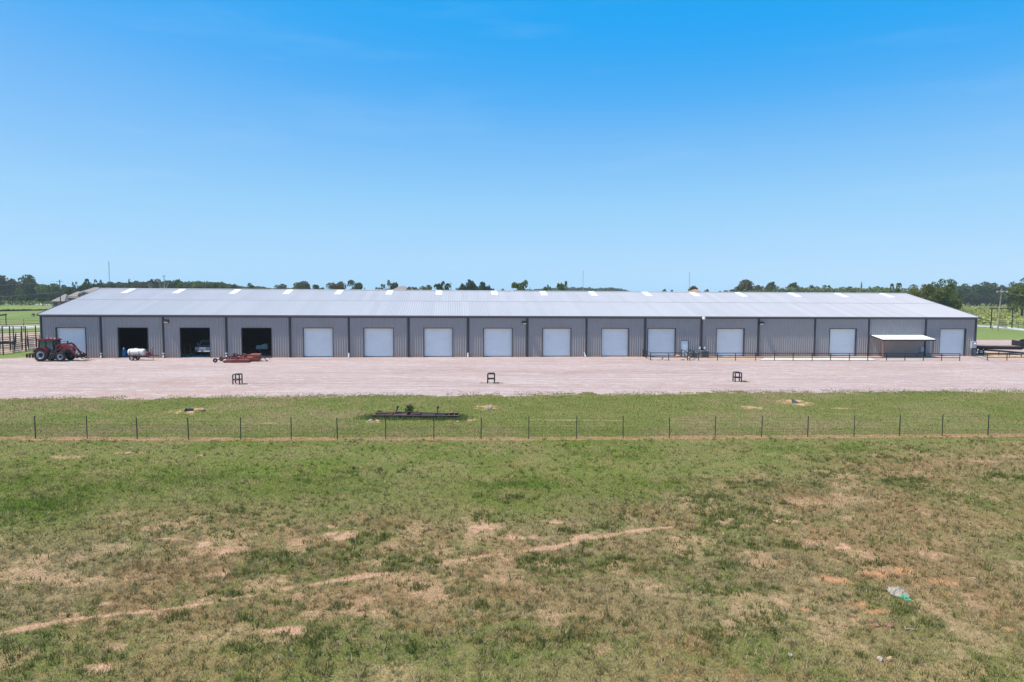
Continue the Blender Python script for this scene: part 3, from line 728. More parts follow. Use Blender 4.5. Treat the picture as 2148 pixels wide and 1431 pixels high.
# ------------------------------------------------------------------ grass blades
def blades(x, y, h, wd, lean, col, rng):
    """one bent triangle pair per blade"""
    n = len(x); a = rng.uniform(0, 2 * np.pi, n); f = rng.normal(0, .9, n)
    ux, uy = np.cos(f), np.sin(f)                                          # blade width mostly across the view
    z0 = zat(x, y) - .01
    lx, ly = np.cos(a) * lean * h, np.sin(a) * lean * h
    b0 = np.stack([x - ux * wd / 2, y - uy * wd / 2, z0], 1); b1 = np.stack([x + ux * wd / 2, y + uy * wd / 2, z0], 1)
    hz = h * np.sqrt(np.clip(1 - lean ** 2, .05, 1))
    t = np.stack([x + lx, y + ly, z0 + hz], 1)
    v = np.stack([b0, b1, t], 1).reshape(-1, 3)
    return v, np.repeat(col, 3, axis=0)
def scatter(n, y0, y1, rng, wmul=.80):
    # even per ground area inside the wedge that can be seen (with a margin)
    # density halves in the side margins that only a step to the side would show
    yy = np.linspace(y0, y1, 200); wt = yy * wmul + 5.5; cdf = np.cumsum(wt); cdf = (cdf - cdf[0]) / (cdf[-1] - cdf[0])
    y = np.interp(rng.random(n), cdf, yy); core = y * wmul + 2.0; full = core + 7.0
    x = np.where(rng.random(n) < core / (core + 3.5), rng.uniform(-1, 1, n) * core, (core + rng.random(n) * (full - core)) * np.where(rng.random(n) < .5, -1, 1))
    return x, y
VV, CC = [], []
for (n, y0, y1, hh, ww) in ((340000, 12.5, 20, .095, .014), (340000, 20, 30, .105, .018), (265000, 30, 41.5, .10, .022), (230000, 41.5, 60, .095, .032)):
    x, y = scatter(n, y0, y1, RNG)
    s = sward(x, y); bare = np.clip(np.maximum.reduce([s['soil'], s['red'], s['fst'], s['clay']]), 0, 1)
    ed = np.interp(x, EX, EY) - y + (fbm(x, y, .35, 3, 91) - .5) * 2.2 + (fbm(x, y, 1.8, 3, 95) - .5) * 1.7
    k = (RNG.random(n) > bare * .79) & (ed > .05)
    x, y = x[k], y[k]; s = {a: b_[k] for a, b_ in s.items()}; m_ = len(x)
    col = sward_col(s, False)
    r = RNG.random(m_)
    dead = r < (.10 + .22 * s['dry'])
    col[dead] = col[dead] * .35 + P_(.37, .29, .15) * .65
    drk = (r > .90); col[drk] *= .6
    col *= (RNG.uniform(.68, 1.36, m_) * (.72 + .60 * s['n3']))[:, None]
    col = np.clip(col, .01, .6)
    h = hh * RNG.uniform(.5, 1.5, m_) * (1 + .7 * s['lush'] + .35 * (s['n2'] - .5)) * (1 - .45 * s['dry'] * (1 - s['straw']))
    h = np.where(s['past'], h * (.55 + .8 * s['n3']) * (.72 + .28 * s['dry']), h * (.5 + .7 * s['n3']))
    v, c = blades(x, y, h, ww * RNG.uniform(.6, 1.5, m_), RNG.uniform(.25, .97, m_), col, RNG); VV.append(v); CC.append(c)
# loose tufts: longer bent blades, straw and green, in small sprays
for (n, y0, y1, ww) in ((11000, 12.5, 21, .017), (10500, 21, 32, .024), (5500, 32, 41, .032)):
    x, y = scatter(n, y0, y1, RNG); s = sward(x, y)
    k = (RNG.random(n) > np.clip(s['soil'] * 1.5 + s['red'] * 1.5 + s['fst'], 0, 1)) & s['past'] & (RNG.random(n) < .30 + .7 * s['dry']); x, y = x[k], y[k]; s = {a: b_[k] for a, b_ in s.items()}; nb = 13; m_ = len(x) * nb
    base = sward_col(s, False); t = RNG.random(len(x)); st = t < .30 + .25 * s['dry']; base[st] = P_(.40, .31, .16); dk = t > .80; base[dk] = base[dk] * .5 + P_(.05, .075, .018) * .5
    bx = np.repeat(x, nb) + RNG.normal(0, .035, m_); by = np.repeat(y, nb) + RNG.normal(0, .035, m_); col = np.repeat(base, nb, axis=0) * RNG.uniform(.65, 1.4, (m_, 1))
    v, c = blades(bx, by, np.repeat(RNG.uniform(.10, .24, len(x)), nb) * RNG.uniform(.6, 1.2, m_), ww * RNG.uniform(.6, 1.3, m_), RNG.uniform(.35, .96, m_), np.clip(col, .01, .6), RNG); VV.append(v); CC.append(c)
m_blade = attr_mat('grass_blade', trans=.25)
V = np.concatenate(VV); C = np.concatenate(CC)
g = mesh_np('grass', V, np.arange(len(V)), 3, m_blade, C); tag(g, 'short patchy green and straw coloured grass covering the foreground field', 'grass', kind='stuff')
# upright weeds in the worn part
VV, CC = [], []
x, y = scatter(90000, 12.5, 40, RNG); s = sward(x, y); k = RNG.random(len(x)) < np.clip(s['weed'] * 1.15 + s['dry'] * .05, 0, 1) * .85
x, y = x[k], y[k]; ns = 9
bx = np.repeat(x, ns) + RNG.normal(0, .05, len(x) * ns); by = np.repeat(y, ns) + RNG.normal(0, .05, len(x) * ns)
ph = np.repeat(RNG.uniform(.09, .22, len(x)), ns); pc = np.repeat(RNG.uniform(0, 1, len(x)), ns)
col = lerp(np.tile(P_(.095, .120, .030), (len(bx), 1)), P_(.20, .20, .055), pc) * RNG.uniform(.7, 1.35, len(bx))[:, None]
yl = RNG.random(len(bx)) < .05; col[yl] = P_(.30, .25, .08)
v, c = blades(bx, by, ph * RNG.uniform(.6, 1.2, len(bx)), RNG.uniform(.014, .030, len(bx)), RNG.uniform(.05, .6, len(bx)), col, RNG)
wd = mesh_np('weeds', v, np.arange(len(v)), 3, m_blade, c); tag(wd, 'clumps of dark olive upright weeds growing through the worn brown ground', 'weeds', kind='stuff')
# ------------------------------------------------------------------ wire fence across the meadow
m_post = mat('green_black_post', (.045, .055, .045), rough=.6, var=.2)
m_wire = mat('fence_wire', (.075, .075, .07), rough=.5, metal=.3)
m_blk = mat('black_pipe', (.020, .019, .020), rough=.45, var=.15)
fpx = [-445, -343, -240, -137, -30, 75, 183, 288, 396, 505, 611, 708, 809, 910, 1009, 1109, 1209, 1307, 1404, 1500, 1597, 1694, 1791, 1886, 1976, 2072, 2165, 2262, 2358, 2455]
fy_ = lambda x: float(np.interp(x, [-900, 0, 500, 1100, 1600, 2148, 3000], [918, 921, 923, 922, 918.5, 914.5, 906]))
fb = [Vector((at(x, fy_(x)).x, at(x, fy_(x)).y, .02)) for x in fpx]
fence = thing('wire_fence', 'low field fence of thin dark steel posts and woven wire across the meadow', 'fence', fb[13])
o_ = fb[13]
for p in fb:
    mb = MB(); q_ = p - o_; t = Vector((rnd.uniform(-.025, .025), rnd.uniform(-.02, .02), 1.24 + rnd.uniform(-.04, .05)))
    mb.bar(q_ + Vector((0, 0, -.1)), q_ + t, .042, .035); mb.bar(q_ + Vector((0, -.03, -.1)), q_ + t + Vector((0, -.03, 0)), .012, .04)
    mb.build('post', m_post, fence)
mb = MB()
for h in (.06, .2, .35, .5, .66, .83, 1.0, 1.17):
    for a, b_ in zip(fb[:-1], fb[1:]):
        mid = (a + b_) / 2 - o_ + Vector((0, -.05, h - .012))
        mb.tube(a - o_ + Vector((0, -.05, h)), mid, .0032 if h < 1.1 else .0045, n=4, caps=False); mb.tube(mid, b_ - o_ + Vector((0, -.05, h)), .0032 if h < 1.1 else .0045, n=4, caps=False)
for a, b_ in zip(fb[:-1], fb[1:]):
    n = int((b_ - a).length / .30)
    for i in range(1, n):
        p = a + (b_ - a) * (i / n) - o_
        mb.tube(p + Vector((0, -.05, .06)), p + Vector((0, -.05, 1.0)), .0018, n=3, caps=False)
mb.build('woven_wire', m_wire, fence)

# ------------------------------------------------------------------ pipe guards standing in the gravel
for i, (px, py, wd, lab) in enumerate([(495.5, 806.5, .58, 'black square pipe guard in gravel straight out from the red mower'),
                                  (1030, 804.5, .62, 'black square pipe guard in gravel at the middle of the yard, seen end on'),
                                  (1548.5, 801.5, .60, 'black square pipe guard in gravel out from the blank wall bay')]):
    p = at(px, py); t = thing('pipe_guard', lab, 'guard', (p.x, p.y + .3, 0), 0, 'black pipe guards in the gravel yard')
    hh, r, hw, hd = .88, .055, wd / 2, .30
    for s in (-1, 1):
        mb = MB(); c = .09; y = s * hd
        pts = [(-hw, y, -.1), (-hw, y, hh - c)] + [(-hw + c - c * math.cos(a), y, hh - c + c * math.sin(a)) for a in (.4, .8, 1.2)] + [(-hw + c, y, hh), (hw - c, y, hh)] + [(hw - c + c * math.sin(a), y, hh - c + c * math.cos(a)) for a in (.4, .8, 1.2)] + [(hw, y, hh - c), (hw, y, -.1)]
        mb.path(pts, r, 10); mb.tube((-hw, y, hh * .46), (hw, y, hh * .46), r * .85); mb.build('hoop', m_blk, t)
    for s in (-1, 1):
        mb = MB(); mb.tube((s * hw, -hd, hh * .46), (s * hw, hd, hh * .46), r * .85); mb.build('side_rail', m_blk, t); mb = MB(); mb.tube((s * (hw - .06), -hd, hh - .02), (s * (hw - .06), hd, hh - .02), r * .8); mb.build('side_rail', m_blk, t)

# ------------------------------------------------------------------ black pipe railings along the building
def railing(label, bases, hs=.98, rails=(1.0, .42), r=.042, group=None, pr=.05, posts=None):
    o = bases[0]; t = thing('pipe_railing', label, 'railing', (o.x, o.y, 0), 0, group)
    for i, p in enumerate(bases):
        if posts and i not in posts: continue
        mb = MB(); q_ = p - o; q_.z = 0; mb.tube(q_ + Vector((0, 0, -.1)), q_ + Vector((0, 0, hs)), pr); mb.build('post', m_blk, t)
    for k in rails:
        mb = MB()
        for a, b_ in zip(bases[:-1], bases[1:]):
            A = a - o; B_ = b_ - o; A.z = B_.z = hs * k - (r if k == 1.0 else 0); mb.tube(A, B_, r)
        mb.build('rail', m_blk, t)
    return t
yb = [at(x, y) for x, y in [(1442, 756.2), (1402.5, 756.2), (1364.5, 756.0)]]
wp = lambda px, v: B(wall_uz(px, 735)[0], v)
railing('black pipe railing before the roll door beside the entry door, turning back to the wall', [wp(1428.5, -.25), at(1436.5, 750.5)] + yb + [at(1355.5, 752), wp(1348, -.25)], group='black pipe railings by the building')
railing('long black pipe railing from the cooling units past the canopy', [wp(1446, -.2), at(1454.5, 751.0)] + [at(x, 756.5 + (x - 1454) * .0015) for x in (1447, 1465, 1505, 1542.5, 1585, 1624.5, 1663.5, 1703.5, 1742, 1781.5, 1820, 1859.5, 1898, 1936.5, 1975, 2013)], group='black pipe railings by the building')
railing('short black pipe railing between the wall and the flatbed trailer', [wp(2036.5, -.25), at(2071, 756.5), at(2112, 756.5), at(2152, 756), at(2195, 756)], group='black pipe railings by the building')
railing('thick dark pipe rail running close along the flatbed trailer side', [at(2064, 743.5), at(2095, 746), at(2117.5, 748), at(2142, 750.5), at(2175, 753.5)], group='black pipe railings by the building', hs=.78, rails=(1.0,), r=.13)

# ------------------------------------------------------------------ cooling units beside the entry door
m_ac = mat('grey_condenser', (.115, .125, .125), rough=.5, var=.15); m_acl = mat('condenser_top', (.24, .26, .27), rough=.4)
def condenser(label, px0, px1, py, h, dep):
    a, b_ = at(px0, py), at(px1, py); w_ = b_.x - a.x
    t = thing('cooling_unit', label, 'air conditioner', ((a.x + b_.x) / 2, a.y + dep / 2, 0), PSI, 'cooling units beside the entry door')
    mb = MB(); mb.box((-w_ / 2 - .06, -dep / 2 - .06, 0), (w_ / 2 + .06, dep / 2 + .06, .07)); mb.build('pad', m_conc, t)
    mb = MB(); mb.box((-w_ / 2, -dep / 2, .07), (w_ / 2, dep / 2, h - .05), bev=.03)
    n = 16
    for i in range(n):
        z = .14 + (h - .28) * i / (n - 1)
        mb.box((-w_ / 2 + .05, -dep / 2 - .022, z), (w_ / 2 - .05, -dep / 2 - .001, z + .018))
    mb.build('casing', m_ac, t)
    mb = MB(); mb.box((-w_ / 2 - .012, -dep / 2 - .012, h - .05), (w_ / 2 + .012, dep / 2 + .012, h), bev=.015); c = mb.build('lid', m_acl, t)
    mb = MB()
    for r_ in (.12, .2, .28, .36): mb.lathe([(r_ - .012, h + .004), (r_, h + .016), (r_ + .012, h + .004)], axis='z', n=18)
    mb.build('fan_guard', m_blk, c)
condenser('taller grey cooling unit under the small white meters', 1470.5, 1486.5, 750.8, .92, .85)
condenser('lower dark grey cooling unit between the entry door and the taller unit', 1449, 1463, 751.0, .70, .8)

# loose stones at the foot of the railing
m_stone = mat('pale_stone', (.44, .36, .29), rough=.9, var=.15, scale=4, bump=.4)
m_tanst = mat('tan_stone', (.46, .265, .15), rough=.9, var=.2, scale=4, bump=.4)
m_clod = mat('red_clod', (.34, .19, .115), rough=.95, var=.3, scale=9, bump=.6)
for px, py, r, h, mm, lab in [(1383, 755.5, .30, .10, m_stone, 'flat white stone behind the railing, leftmost of the pale stones'), (1389.5, 754.5, .11, .34, m_stone, 'small upright white stone between two flat stones'), (1398.5, 755.6, .36, .11, m_stone, 'broad flat white stone beside a railing post'),
                        (1431.5, 755.6, .34, .12, m_stone, 'flat white slab stone before the entry door railing'), (1422, 749, .34, .26, m_tanst, 'rounded tan stone against the wall by the roll door'),
                        (776, 885.5, .16, .14, m_stone, 'pale lump of stone near the left end of the rusty steel frame'), (791.5, 886.5, .22, .12, m_tanst, 'orange tan lump of clay in front of the rusty steel frame'), (960, 886.8, .13, .09, m_stone, 'small cream stone right of the rusty steel frame')]:
    p = at(px, py); o = MB().blob((0, 0, h * .35), (r, r * .8, h * .7), .22, 2).build('stone', mm, loc=(p.x, p.y + r * .6, .02)); tag(o, lab, 'stone')
for px, py, r, lab in [(1788.5, 1296, .075, 'dark red clod, farthest left of the clods below the bare red patch'), (1797, 1308, .055, 'small round pinkish clod left of the big orange clod'), (1827, 1308, .115, 'big orange clod in the grass below the red patch'),
                       (1840, 1317, .09, 'flat crumbled clod touching the big orange clod'), (1863, 1318, .10, 'rough dark clod at the right end of the clods')]:
    p = at(px, py); mb = MB()
    for k in range(5): mb.blob((rnd.uniform(-r, r) * .7, rnd.uniform(-r, r) * .5, r * .3), (r * rnd.uniform(.35, .7), r * rnd.uniform(.3, .55), r * rnd.uniform(.3, .55)), .3, 2)
    o = mb.build('clod', m_clod, loc=(p.x, p.y, .03)); tag(o, lab, 'clod')
for px, py, r, mm, lab in [(1845, 1390, .07, m_stone, 'round whitish stone near the bottom edge of the field'), (1866, 1390, .07, m_tanst, 'tan stone lying right of the round whitish stone'), (1658, 1380, .055, m_stone, 'small grey white stone standing alone at the bottom of the field')]:
    p = at(px, py); o = MB().blob((0, 0, r * .6), (r, r * .8, r), .2, 2).build('stone', mm, loc=(p.x, p.y, .03)); tag(o, lab, 'stone')
p = at(1913, 1326); mb = MB(); mb.path([(-.16, 0, .05), (-.05, .02, .04), (.05, -.02, .05), (.11, 0, .03)], .012, 6); mb.path([(-.16, 0, .04), (-.15, .05, .10)], .010, 6)
tag(mb.build('stick', mat('bone_white', (.42, .34, .26), rough=.8), loc=(p.x, p.y, .03)), 'thin bleached white stick lying below the plastic bag', 'stick')

# crumpled plastic bag halves
m_bagw = mat('dirty_white_plastic', (.36, .30, .235), rough=.5, var=.25, scale=6, dirt=(.22, .12, .08), dirt_scale=4, dirt_amt=.9)
m_bagg = mat('green_plastic', (.12, .38, .22), rough=.45, var=.25, scale=9)
def crumple(name, px, py, rx, ry, h, mm, lab, cat):
    p = at(px, py); mb = MB(); n = 18; vs = []
    for i in range(n):
        for j in range(n):
            u, v = i / (n - 1) * 2 - 1, j / (n - 1) * 2 - 1; q_ = min(1, math.hypot(u, v) / 1.15)
            k = vnoise(np.array([u * 2.2 + 5 + px]), np.array([v * 2.2]), 3)[0]; k2 = vnoise(np.array([u * 6 + px]), np.array([v * 6.]), 9)[0]
            vs.append((u * rx * (1 + .2 * (k - .5)), v * ry * (1 + .25 * (k2 - .5)), max(0.004, h * (1 - q_ ** 2) * (.35 + k * .8) + (k2 - .5) * h * .5)))
    fs = [(i * n + j, i * n + j + 1, (i + 1) * n + j + 1, (i + 1) * n + j) for i in range(n - 1) for j in range(n - 1)]
    mb.add(vs, fs); o = mb.build(name, mm, loc=(p.x, p.y, .035)); tag(o, lab, cat)
crumple('plastic_bag', 1882, 1246, .24, .26, .15, m_bagw, 'crumpled dirty white and brown plastic bag on the grass', 'bag')
crumple('plastic_bag', 1898, 1258, .12, .16, .12, m_bagg, 'crumpled bright green plastic touching the dirty white bag', 'bag')
crumple('paper_scrap', 2043, 1216, .06, .05, .035, m_bagw, 'small pale scrap in the grass right of the plastic bags', 'litter')

# ------------------------------------------------------------------ culvert ends in the washed out spots
m_culv = mat('dark_culvert_steel', (.05, .05, .055), rough=.5, var=.3, scale=5)
m_conc2 = mat('broken_concrete', (.25, .23, .21), rough=.9, var=.25, scale=5, bump=.5)
def pipe_stub(a, b_, r, mb=None, wall=.02):
    mb = mb or MB(); a, b_ = Vector(a), Vector(b_); L_ = (b_ - a).length; prof = []
    n = int(L_ / .05)
    for i in range(n + 1): prof.append((r + (.012 if i % 2 else 0), L_ * i / n))
    prof += [(r - wall, L_), (r - wall, 0)]
    s = MB().lathe(prof + [prof[0]], axis='z', n=20); q_ = (b_ - a).to_track_quat('Z', 'Y')
    mb.add([a + q_ @ Vector(v) for v in s.v], s.f, True); return mb
p = at(392, 866.5); t = pipe_stub((.35, .75, -.05), (-.12, -.05, .10), .20).build('culvert_pipe', m_culv, loc=(p.x, p.y + .2, 0)); tag(t, 'dark pipe end poking from clay beside the leftmost washout', 'culvert')
tag(MB().blob((.28, .3, .14), (.42, .2, .12), .18, 2).build('clay_heap', m_tanst, loc=(p.x + .35, p.y + .25, 0)), 'low orange clay heap behind the dark pipe end', 'heap')
p = at(1027, 861); tag(MB().blob((0, 0, .06), (.21, .17, .16), .22, 2).build('concrete_lump', m_conc2, loc=(p.x, p.y, 0)), 'grey broken concrete lump in the middle washout', 'rubble')
p2 = at(1022, 857.5); tag(MB().blob((-.1, .1, .0), (.42, .22, .12), .2, 2).build('clay_heap', m_tanst, loc=(p2.x - .12, p2.y + .35, 0)), 'orange clay heap right behind the grey concrete lump', 'heap')
p = at(1661, 841.5); p3 = at(1677, 849); d_ = p3 - p
t = pipe_stub((0, 0, .02), (d_.x, d_.y, -.04), .15).build('culvert_pipe', m_culv, loc=(p.x, p.y, .0)); tag(t, 'dark half buried pipe lying in the sandy hollow by the gravel edge', 'culvert')

# ------------------------------------------------------------------ rusty steel frame lying in the grass
m_steel = mat('dark_oily_steel', (.040, .036, .037), rough=.75, metal=.0, var=.25, dirt=(.16, .075, .05), dirt_scale=1.6, dirt_amt=.9)
m_rsteel = mat('rusty_steel', (.12, .055, .042), rough=.8, var=.35, scale=3, dirt=(.05, .045, .05), dirt_scale=2, dirt_amt=.7)
a, b_ = at(780, 880.5), at(962, 880.5); L_ = b_.x - a.x
t = thing('steel_frame', 'long rusty dark steel frame lying in tall grass before the fence', 'steel frame', (a.x, a.y, 0), 0)
for y in (0, .95):
    mb = MB(); mb.box((0.05 if y else .0, y, .10), (L_, y + .09, .30)); mb.box((0.05 if y else 0, y - .05, .285), (L_, y + .14, .302)); mb.box((0.05 if y else 0, y - .05, .098), (L_, y + .14, .112)); mb.build('beam', m_rsteel, t)
for i, (x0, x1, y0, y1, dz) in enumerate(((.45, 1.30, .1, .75, .03), (1.36, 2.2, .12, .97, -.02), (2.42, 3.1, .25, .95, .05), (3.16, 4.05, .1, .9, 0), (4.2, L_ - .95, .3, 1.0, -.03))):
    mb = MB(); mb.add([(x0, y0, .31), (x1, y0, .31 + dz), (x1, y1, .33 + dz), (x0, y1, .325), (x0, y0, .29), (x1, y0, .29 + dz), (x1, y1, .31 + dz), (x0, y1, .305)], [(0, 1, 2, 3), (7, 6, 5, 4), (0, 4, 5, 1), (1, 5, 6, 2), (2, 6, 7, 3), (3, 7, 4, 0)]); mb.build('deck_plate', m_steel, t)
for (A_, B2, r_) in (((.3, .2, .36), (2.9, .8, .40), .035), ((2.2, .75, .38), (4.9, .3, .37), .03), ((.1, .6, .33), (1.7, .9, .36), .025)):
    MB().tube(A_, B2, r_).build('loose_pipe', m_rsteel, t)
mb = MB()
for x in (.3, L_ - .7, L_ - .35, L_ - .05): mb.box((x, .09, .14), (x + .06, .95, .26))
mb.build('cross_member', m_rsteel, t)
for x, dx in ((1.42, .18), (4.18, .05)):
    mb = MB(); mb.bar((x, .35, .25), (x + dx, .5, .74), .06, .06); mb.bar((x - .02, -.06, -.05), (x, .35, .33), .06, .06); mb.lathe([(0, -.06), (.07, -.05), (.07, .05), (0, .06)], axis='y', c=(x + dx, .5, .76), n=12); mb.bar((x + dx - .1, .5, .68), (x + dx, .5, .74), .04, .04)
    mb.build('arm', m_steel, t)
mb = MB(); mb.bar((1.95, -.25, .10), (2.85, .7, .40), .05, .05); mb.build('brace', m_rsteel, t)
# sapling, bush and rank grass round it
def leaf_shrub(name, px, py, r, h, n, c0, lab, rng):
    p = at(px, py); t = thing(name, lab, 'shrub', (p.x, p.y, 0))
    k = rng.normal(0, 1, (n, 3)); k /= np.linalg.norm(k, axis=1)[:, None]; k *= rng.random((n, 1)) ** .4
    ctr = k * P_(r, r, h * .42) + P_(0, 0, h * .55)
    tint = c0 * rng.uniform(.6, 1.4, (n, 1)); v, f, cc = leaf_quads(ctr, .085, tint, rng); mesh_np('foliage', v, f, 4, m_leaf, cc, t)
    mb = MB()
    for i in range(5): mb.path([(0, 0, -.05), (rnd.uniform(-.1, .1), rnd.uniform(-.1, .1), h * .4), (rnd.uniform(-r, r) * .6, rnd.uniform(-r, r) * .6, h * .85)], [.02, .014, .006], 5)
    mb.build('stem', m_bark, t)
def leaf_quads(ctr, size, tint, rng, jit=.5):
    n = len(ctr); a = rng.normal(0, 1, (n, 3)); a[:, 2] *= .8; a /= np.linalg.norm(a, axis=1)[:, None]
    b_ = rng.normal(0, 1, (n, 3)); b_ -= a * (a * b_).sum(1)[:, None]; b_ /= np.linalg.norm(b_, axis=1)[:, None]
    s = (size * rng.uniform(1 - jit, 1 + jit, n))[:, None]
    v = np.stack([ctr - a * s * .6, ctr - b_ * s * .42, ctr + a * s * .6, ctr + b_ * s * .42], 1).reshape(-1, 3)
    return v, np.arange(n * 4), np.repeat(tint, 4, axis=0)
m_leaf = attr_mat('foliage_leaf', trans=.22, objrand=.10, spec=.2)
m_bark = mat('bark', (.11, .085, .065), rough=.9, var=.25, scale=4, bump=.3)
leaf_shrub('sapling', 859, 874.5, .28, .85, 420, P_(.08, .135, .045), 'bushy green sapling growing through the middle of the rusty steel frame', RNG)
leaf_shrub('weed_bush', 796, 873, .18, .42, 160, P_(.06, .125, .025), 'small bright green bush behind the left end of the rusty steel frame', RNG)
x = np.concatenate([RNG.uniform(a.x - .3, b_.x + .5, 1500), RNG.normal(a.x - .2, .45, 420), RNG.normal(b_.x + .25, .3, 330)])
y = np.concatenate([a.y + RNG.normal(-.18, .16, 900), a.y + RNG.normal(1.1, .2, 600), a.y + RNG.normal(.4, .5, 750)])
inside = (x > a.x) & (x < b_.x) & (y > a.y - .05) & (y < a.y + 1.1) & (RNG.random(len(x)) < .70); x, y = x[~inside], y[~inside]
col = P_(.165, .205, .06) * RNG.uniform(.6, 1.5, (len(x), 1))
v, c = blades(x, y, RNG.uniform(.12, .38, len(x)), RNG.uniform(.02, .04, len(x)), RNG.uniform(.05, .6, len(x)), col, RNG)
tag(mesh_np('tall_grass', v, np.arange(len(v)), 3, m_blade, c), 'rank green grass grown up round the rusty steel frame', 'grass', kind='stuff')
# little weeds at the feet of the pipe guards and along the gravel edge
xx, yy = [], []
for px, py, n in ((510, 807, 60), (1045, 805, 90), (1016, 805, 30), (1562, 801.5, 120)):
    p = at(px, py); xx.append(p.x + RNG.normal(0, .22, n)); yy.append(p.y + RNG.normal(.1, .2, n))
ex = RNG.uniform(-46, 50, 7000); ek = np.interp(ex, EX, EY); kk = fbm(ex, ek, .5, 3, 44) > .46
xx.append(ex[kk]); yy.append((ek + RNG.normal(.1, .75, len(ex)))[kk])
x, y = np.concatenate(xx), np.concatenate(yy)
v, c = blades(x, y, RNG.uniform(.05, .14, len(x)), RNG.uniform(.03, .06, len(x)), RNG.uniform(.1, .8, len(x)), P_(.19, .20, .075) * RNG.uniform(.6, 1.5, (len(x), 1)), RNG)
tag(mesh_np('yard_weeds', v, np.arange(len(v)), 3, m_blade, c), 'sparse weeds along the gravel edge and at the pipe guards', 'weeds', kind='stuff')
# ------------------------------------------------------------------ farm machinery
m_red_p = mat('red_paint', (.21, .011, .015), rough=.28, var=.10, scale=2, dirt=(.25, .17, .13), dirt_scale=1.5, dirt_amt=.25, spec=.5)
m_red_f = mat('faded_red_paint', (.27, .058, .042), rough=.5, var=.18, scale=2, dirt=(.30, .16, .11), dirt_scale=1.6, dirt_amt=.55)
m_red_d = mat('rusty_red_frame', (.22, .055, .04), rough=.65, var=.25, scale=4)
m_tyre = mat('tyre_rubber', (.022, .022, .023), rough=.8, var=.25, scale=3, dirt=(.14, .11, .09), dirt_scale=1.4, dirt_amt=.5)
m_rim = mat('silver_rim', (.50, .51, .53), rough=.35, metal=.35, var=.1)
m_dark = mat('black_machine', (.018, .018, .019), rough=.5, var=.2)
m_cabgl = mat('tinted_cab_glass', (.015, .085, .085), rough=.06, var=.02, spec=1.0)
m_white = mat('white_lamp', (.8, .8, .78), rough=.25, var=.02)
m_grime = mat('machine_grey', (.13, .13, .13), rough=.5, var=.2)

def wheel(parent, c, r, w, rim, lugs=0, name='wheel', side=-1, rm=None, hub=None):
    """wheel with its axle along local y; side = -1: outer face towards the camera"""
    t = thing(name, None, None, c); t.parent = parent
    mb = MB(); h = w / 2; ri = r * rim
    mb.lathe([(ri, -h * .8), (ri * 1.10, -h), (r * .86, -h), (r * .97, -h * .72), (r, -h * .3), (r, h * .3), (r * .97, h * .72), (r * .86, h), (ri * 1.1, h), (ri, h * .8), (ri, -h * .8)], axis='y', n=36)
    for i in range(lugs):
        for s in (-1, 1):
            a = 2 * math.pi * (i + (.5 if s > 0 else 0)) / lugs; da = .13
            p = lambda rr, aa, y: (rr * math.cos(aa), y, rr * math.sin(aa))
            r0, r1 = r * .955, r * 1.045; t0, t1 = .045, .035
            vs = []
            for rr, tt in ((r0, t0), (r1, t1)):
                vs += [p(rr, a - tt, s * h * .98), p(rr, a + tt, s * h * .98), p(rr, a + da + tt, s * h * .04), p(rr, a + da - tt, s * h * .04)]
            mb.add(vs, [(0, 1, 2, 3), (4, 7, 6, 5), (0, 4, 5, 1), (1, 5, 6, 2), (2, 6, 7, 3), (3, 7, 4, 0)])
    mb.build('tyre', m_tyre, t)
    mb = MB(); o_ = side * h
    mb.lathe([(ri * 1.03, -h * .82), (ri * 1.03, h * .82), (ri * .93, h * .8), (ri * .88, side * h * .25), (ri * .55, side * h * .15), (ri * .50, side * h * .5), (0, side * h * .5)] if side > 0 else
             [(ri * 1.03, h * .82), (ri * 1.03, -h * .82), (ri * .93, -h * .8), (ri * .88, side * h * .25), (ri * .55, side * h * .15), (ri * .50, side * h * .5), (0, side * h * .5)], axis='y', n=28)
    mb.build('rim', rm or m_rim, t)
    if hub:
        mb = MB(); mb.lathe([(ri * .56, side * h * .2), (ri * .54, side * h * .56), (ri * .3, side * h * .66), (0, side * h * .68)], axis='y', n=20); mb.build('hub', hub, t)
    return t

# --- tractor with front loader (local x forward, y away from the camera)
pr = at(86.5, 758.3)
T = thing('tractor', 'red farm tractor with front loader arms and black cab frame', 'tractor', (pr.x, pr.y + .9, 0), math.radians(1.0))
for s in (-1, 1):
    wheel(T, (0, s * .88, .75), .75, .50, .58, 20, 'rear_wheel', s, hub=m_dark)
    wheel(T, (2.25, s * .90, .56), .56, .40, .56, 16, 'front_wheel', s, hub=m_dark)
mb = MB(); mb.box((-.35, -.42, .55), (1.2, .42, 1.05), bev=.05); mb.box((1.0, -.26, .55), (2.9, .26, .98), bev=.04); mb.tube((0, -.85, .75), (0, .85, .75), .14); mb.tube((2.25, -.8, .56), (2.25, .8, .56), .10); mb.box((2.75, -.30, .55), (3.05, .30, .95), bev=.04)
mb.build('chassis', m_dark, T)
mb = MB()
prof = [(1.75, 1.0), (1.70, 1.78), (1.9, 1.86), (2.5, 1.84), (2.95, 1.74), (3.2, 1.55), (3.26, 1.30), (3.2, 1.0)]
mb.prism(prof, -.36, .36); mb.prism([(1.8, 1.05), (1.8, 1.72), (2.9, 1.66), (3.1, 1.4), (3.1, 1.05)], -.40, .40)
hood = mb.build('hood', m_red_p, T)
mb = MB(); mb.box((3.19, -.28, 1.02), (3.30, .28, 1.42), bev=.02); mb.prism([(2.55, .95), (2.55, 1.42), (3.12, 1.36), (3.12, .95)], -.412, .412); mb.build('grille', m_dark, hood)
for s in (-1, 1):
    mb = MB(); mb.box((3.12, s * .40 - .05, 1.32), (3.27, s * .40 + .05, 1.50), bev=.03); mb.build('headlight', m_white, hood)
